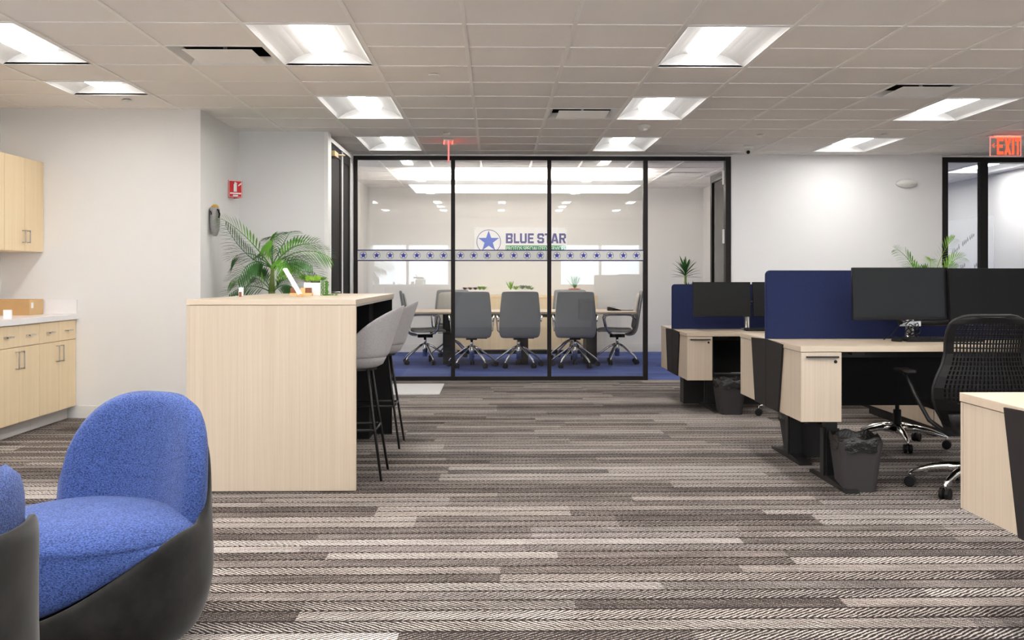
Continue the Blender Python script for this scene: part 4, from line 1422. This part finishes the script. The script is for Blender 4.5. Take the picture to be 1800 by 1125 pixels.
# ------------------------------------------------------------------ task chairs
def task_chair(label, loc, rz):
    t = thing('task_chair', label, 'office chair', loc, rz, 'black task chairs')
    # back: slotted shell, local front +y
    zz = [.36, .40, .46, .52, .58, .64, .70, .76, .82, .88, .92, .945, .955]
    hw_ = [.17, .20, .245, .272, .275, .255, .225, .210, .213, .210, .198, .172, .14]
    yy = [-.12, -.17, -.215, -.24, -.25, -.25, -.245, -.245, -.255, -.275, -.29, -.30, -.305]
    def interp(arr, z):
        for i in range(len(zz) - 1):
            if z <= zz[i + 1]:
                f = (z - zz[i]) / (zz[i + 1] - zz[i]); return arr[i] + (arr[i + 1] - arr[i]) * f
        return arr[-1]
    NR, NC = 100, 53
    mb = MB(); g = []
    for j in range(NR + 1):
        z = .36 + (.955 - .36) * j / NR
        hwv = interp(hw_, z); yv = interp(yy, z)
        row_ = []
        for i in range(NC + 1):
            u = -1 + 2 * i / NC
            row_.append(mb.bm.verts.new((u * hwv, yv + .055 * u * u + (.0), z)))
        g.append(row_)
    for j in range(NR):
        z = .36 + (.955 - .36) * (j + .5) / NR
        for i in range(NC):
            u = abs(-1 + 2 * (i + .5) / NC)
            lim = .86
            lowz = .475 + .10 * max(0, u - .3) ** 1.2
            slot = (i % 2 == 1) and (j % 4 != 0) and u < lim and z > lowz and z < .925 - .05 * u ** 4
            if not slot:
                mb.bm.faces.new((g[j][i], g[j][i + 1], g[j + 1][i + 1], g[j + 1][i]))
    for v in [v for v in mb.bm.verts if not v.link_faces]: mb.bm.verts.remove(v)
    mb.build('backrest', 'blackp', t, smooth=False, solid=.008)
    mb = MB(); pts = []
    ks = [i / 30 for i in range(31)]
    for f in ks:
        z = .36 + (.955 - .36) * f; pts.append((-interp(hw_, z), interp(yy, z) + .055, z))
    mid = [(-.10 + .2 * q / 4, interp(yy, .955) + .03, .962) for q in range(5)]
    mb.tube(pts + mid + [(-p[0], p[1], p[2]) for p in reversed(pts)], .009, 8)
    mb.build('back_frame', 'black', t, smooth=True)
    mb = MB(); mb.ribbon([(0, .245, .43), (0, .23, .455), (0, .12, .475), (0, -.05, .468), (0, -.19, .46)], [.40, .46, .50, .50, .46], [.03, .05, .06, .06, .05], .5, 16)
    mb.build('seat', 'blackp', t, smooth=True, sub=1)
    mb = MB(); mb.ribbon([(0, -.20, .44), (0, -.16, .37), (0, -.08, .33), (0, .05, .33)], [.40, .34, .25, .16], [.02, .03, .04, .05], .5, 12)
    mb.build('back_support', 'black', t, smooth=True)
    for s in (-1, 1):
        mb = MB()
        mb.tube([(s * .19, -.14, .34), (s * .27, -.12, .40), (s * .325, -.06, .53), (s * .355, -.02, .63), (s * .36, .02, .645)], .020, 8, .016, .6)
        am = mb.build('armrest', 'black', t, smooth=True)
        mb = MB(); mb.ribbon([(s * .355, -.10, .65), (s * .355, -.06, .657), (s * .355, .08, .658), (s * .355, .13, .652)], [.05, .08, .085, .05], [.012, .018, .018, .012], .6, 12)
        mb.build('arm_pad', 'blackp', am, smooth=True)
    mb = MB(); mb.lathe([(.014, .20), (.014, .34)], 12); mb.lathe([(.027, .10), (.027, .25), (.018, .255)], 14); mb.box(-.09, .09, -.1, .08, .335, .40)
    mb.build('column', 'blackp', t)
    mb = MB(); mb.lathe([(.04, .085), (.045, .13), (.032, .15)], 20); mb.build('hub', 'chrome', t, smooth=True)
    for k in range(5):
        a = 2 * PI * k / 5 + PI / 2 + PI / 5 + .49
        c, s = math.cos(a), math.sin(a)
        rings = []
        for r_, z_, wd, hh in ((.03, .125, .034, .030), (.12, .130, .028, .024), (.22, .115, .022, .018), (.30, .088, .016, .013), (.325, .078, .012, .010)):
            rings.append([(r_ * c - s * wd * q[0], r_ * s + c * wd * q[0], z_ + hh * q[1]) for q in ((-1, -.6), (-.7, .6), (0, 1), (.7, .6), (1, -.6), (0, -1))])
        mb = MB(); mb.loops(rings); mb.tube([(.32 * c, .32 * s, .085), (.32 * c, .32 * s, .05)], .010, 8)
        lg = mb.build('leg', 'chrome', t, smooth=True)
        mb = MB()
        for o_ in (-1, 1):
            mb.wheel((.32 * c - s * .017 * o_, .32 * s + c * .017 * o_, .03), .03, .022, (-s, c, 0), 18)
        mb.build('caster', 'blackp', lg)
    return t
tc = task_chair('black slotted-back task chair seen from behind at the large monitors', (2.59, 6.0, 0), R(-3))
dup(tc, (2.77, 7.62, 0), PI, 'black task chair behind the tall navy screen, only its chrome base showing')
dup(tc, (2.52, 9.22, 0), .12, 'black task chair at the far desk, mostly hidden by the tall navy screen')

# ------------------------------------------------------------------ kitchen cabinets on the left
def pull(mb, y, z, vert, x=-3.46, L_=.11):
    if vert:
        mb.box(x, x + .03, y - .005, y + .005, z - L_ / 2, z - L_ / 2 + .008); mb.box(x, x + .03, y - .005, y + .005, z + L_ / 2 - .008, z + L_ / 2)
        mb.box(x + .022, x + .030, y - .005, y + .005, z - L_ / 2, z + L_ / 2)
    else:
        mb.box(x, x + .03, y - L_ / 2, y - L_ / 2 + .008, z - .005, z + .005); mb.box(x, x + .03, y + L_ / 2 - .008, y + L_ / 2, z - .005, z + .005)
        mb.box(x + .022, x + .030, y - L_ / 2, y + L_ / 2, z - .005, z + .005)
ulab = ['at the end wall', 'second from the end wall', 'third from the end wall']
for k in range(3):
    ya, yb_ = 8.557 - .757 * (k - 1) - .757, 8.557 - .757 * (k - 1)
    if k == 0: ya, yb_ = 8.557, 9.292
    if k > 0: yb_ = 8.557 - .757 * (k - 1); ya = yb_ - .757
    t = thing('base_cabinet', 'pale wood base cabinet with two drawers and two doors, ' + ulab[k], 'cabinet', (0, 0, 0), 0, 'base cabinets along the left wall')
    t.location = (-3.48, (ya + yb_) / 2, 0)
    cy = (ya + yb_) / 2; hw2 = (yb_ - ya) / 2 - .0015
    MB().box(-.59, -.001, -hw2, hw2, .10, .815).build('body', 'cabwood', t)
    MB().box(-.56, -.05, -hw2, hw2, .0, .10).build('plinth', 'plinth', t)
    for s in (-1, 1):
        a, b = (-hw2 + .001, -.0015) if s == -1 else (.0015, hw2 - .001)
        o = MB().box(0, .02, a, b, .658, .812).build('drawer', 'cabwood', t, .0008)
        mb = MB(); pull(mb, (a + b) / 2, .735, False, .02); mb.build('drawer_pull', 'steel', o)
        o = MB().box(0, .02, a, b, .105, .653).build('door', 'cabwood', t, .0008)
        mb = MB(); pull(mb, s * .045, .56, True, .02, .13); mb.build('door_pull', 'steel', o)
    t = thing('wall_cabinet', 'pale wood wall cabinet with two doors above the counter, ' + ulab[k], 'cabinet', (-3.745, cy, 0), 0, 'wall cabinets above the counter')
    MB().box(-.33, -.001, -hw2, hw2, 1.37, 2.11).build('body', 'cabwood', t)
    for s in (-1, 1):
        a, b = (-hw2 + .001, -.0015) if s == -1 else (.0015, hw2 - .001)
        o = MB().box(0, .02, a, b, 1.372, 2.108).build('door', 'cabwood', t, .0008)
        mb = MB(); pull(mb, s * .045, 1.485, True, .02, .10); mb.build('door_pull', 'steel', o)
t = thing('kitchen_countertop', 'white kitchen countertop with a low backsplash', 'countertop', (-4.08, 7.05, .818))
MB().box(.002, .64, 0, 2.248, 0, .043).build('slab', 'counter', t, .002)
MB().box(.002, .02, 0, 2.23, .0432, .16).build('backsplash', 'counter', t, .001)
MB().box(.02, .63, 2.23, 2.248, .0432, .16).build('backsplash', 'counter', t, .001)
t = thing('cardboard_box', 'long brown cardboard box on the white countertop', 'box', (-3.88, 9.08, .861))
MB().box(-.17, .18, -.13, .14, 0, .124).build('carton', 'cardboard', t, .002)
MB().box(.1801, .1815, -.128, .138, .002, .122).build('end_flap', 'cardlight', t)
MB().box(.1816, .1822, -.10, -.055, .055, .10).build('sticker', 'paper', t)
tag(MB().box(-.028, .028, -.012, .012, 0, .066).build('white_carton', 'paper', None, .002, loc=(-3.52, 8.14, .861)), 'tiny white carton on the edge of the countertop', 'carton')

# ------------------------------------------------------------------ wall things in the recess
Yz = 10.17
t = thing('extinguisher_sign', 'red V-shaped fire extinguisher sign projecting from the recess wall', 'sign', (-2.44, 10.36, 1.975))
for s in (-1, 1):
    # two panels meeting at a ridge
    a = Vector((.001, s * .105, 0)); b = Vector((.105, 0, 0))
    d_ = (b - a); n_ = Vector((d_.y, -d_.x, 0)).normalized() * (-s) * -1
    if n_.y * s < 0: n_ = -n_
    mb = MB()
    hz = .078
    def pt(f, z, off): q = a + d_ * f + n_ * off; return (q.x, q.y, z)
    mb.loops([[pt(0, -hz, 0), pt(1, -hz, 0), pt(1, hz, 0), pt(0, hz, 0)], [pt(0, -hz, .003), pt(1, -hz, .003), pt(1, hz, .003), pt(0, hz, .003)]])
    o = mb.build('sign_panel', 'red', t)
    mb = MB()
    def rect(f0, f1, z0, z1):
        mb.loops([[pt(f0, z0, .0032), pt(f1, z0, .0032), pt(f1, z1, .0032), pt(f0, z1, .0032)], [pt(f0, z0, .0042), pt(f1, z0, .0042), pt(f1, z1, .0042), pt(f0, z1, .0042)]])
    rect(.03, .97, -.076, -.072); rect(.03, .97, .072, .076); rect(.03, .06, -.072, .072); rect(.94, .97, -.072, .072)
    rect(.38, .60, -.025, .045); rect(.43, .55, .045, .062); rect(.55, .62, .048, .056)
    rect(.12, .90, -.046, -.034); rect(.33, .68, -.066, -.053)
    mb.loops([[pt(.70, .025, .0032), pt(.92, .045, .0032), pt(.92, .062, .0032), pt(.70, .036, .0032)], [pt(.70, .025, .0042), pt(.92, .045, .0042), pt(.92, .062, .0042), pt(.70, .036, .0042)]])
    mb.build('pictogram', 'signwhite', o)
t = thing('wall_ornament', 'slender grey ornament with a gold tip hanging on the recess side wall', 'ornament', (-2.44, 9.60, 1.65))
mb = MB()
prof = [(-.135, .012), (-.12, .030), (-.08, .058), (-.02, .066), (.04, .064), (.075, .060), (.095, .064), (.11, .045)]
rings = [[(.045 + (.008 + .5 * wv) * math.cos(2 * PI * j / 16), wv * math.sin(2 * PI * j / 16), z) for j in range(16)] for z, wv in prof]
mb.loops(rings); mb.build('body', 'greysil', t, smooth=True)
mb = MB(); mb.lathe([(.036, .108), (.034, .122), (.020, .134), (.004, .137)], 14, (.045, 0, 0), .9, 1); mb.build('gold_tip', 'gold', t, smooth=True)
mb = MB(); mb.tube([(.05, -.03, .10), (.085, -.045, .085), (.096, -.052, .05), (.09, -.05, .02)], .008, 6); mb.tube([(.02, -.050, .075), (.03, -.064, .06), (.03, -.064, .045)], .005, 6)
mb.build('strap', 'darkpanel', t, smooth=True)
# light switch by the charcoal door
t = thing('light_switch', 'white light switch plate on the wall end beside the charcoal door', 'switch', (-1.605, 10.66, H + 42 * 10.66 / FPX))
MB().box(-.02, .035, -.010, -.001, -.078, .078).build('plate', 'wplastic', t, .003)
MB().box(-.004, .018, -.014, -.010, -.03, .03).build('rocker', 'white', t, .001)

# pale mat near the glass
t = bx('floor_plate', 'mat', -1.10, -.548, 11.02, 12.10, .0, .012, None, .003)
tag(t, 'pale grey flat plate lying on the carpet near the glass wall', 'plate')
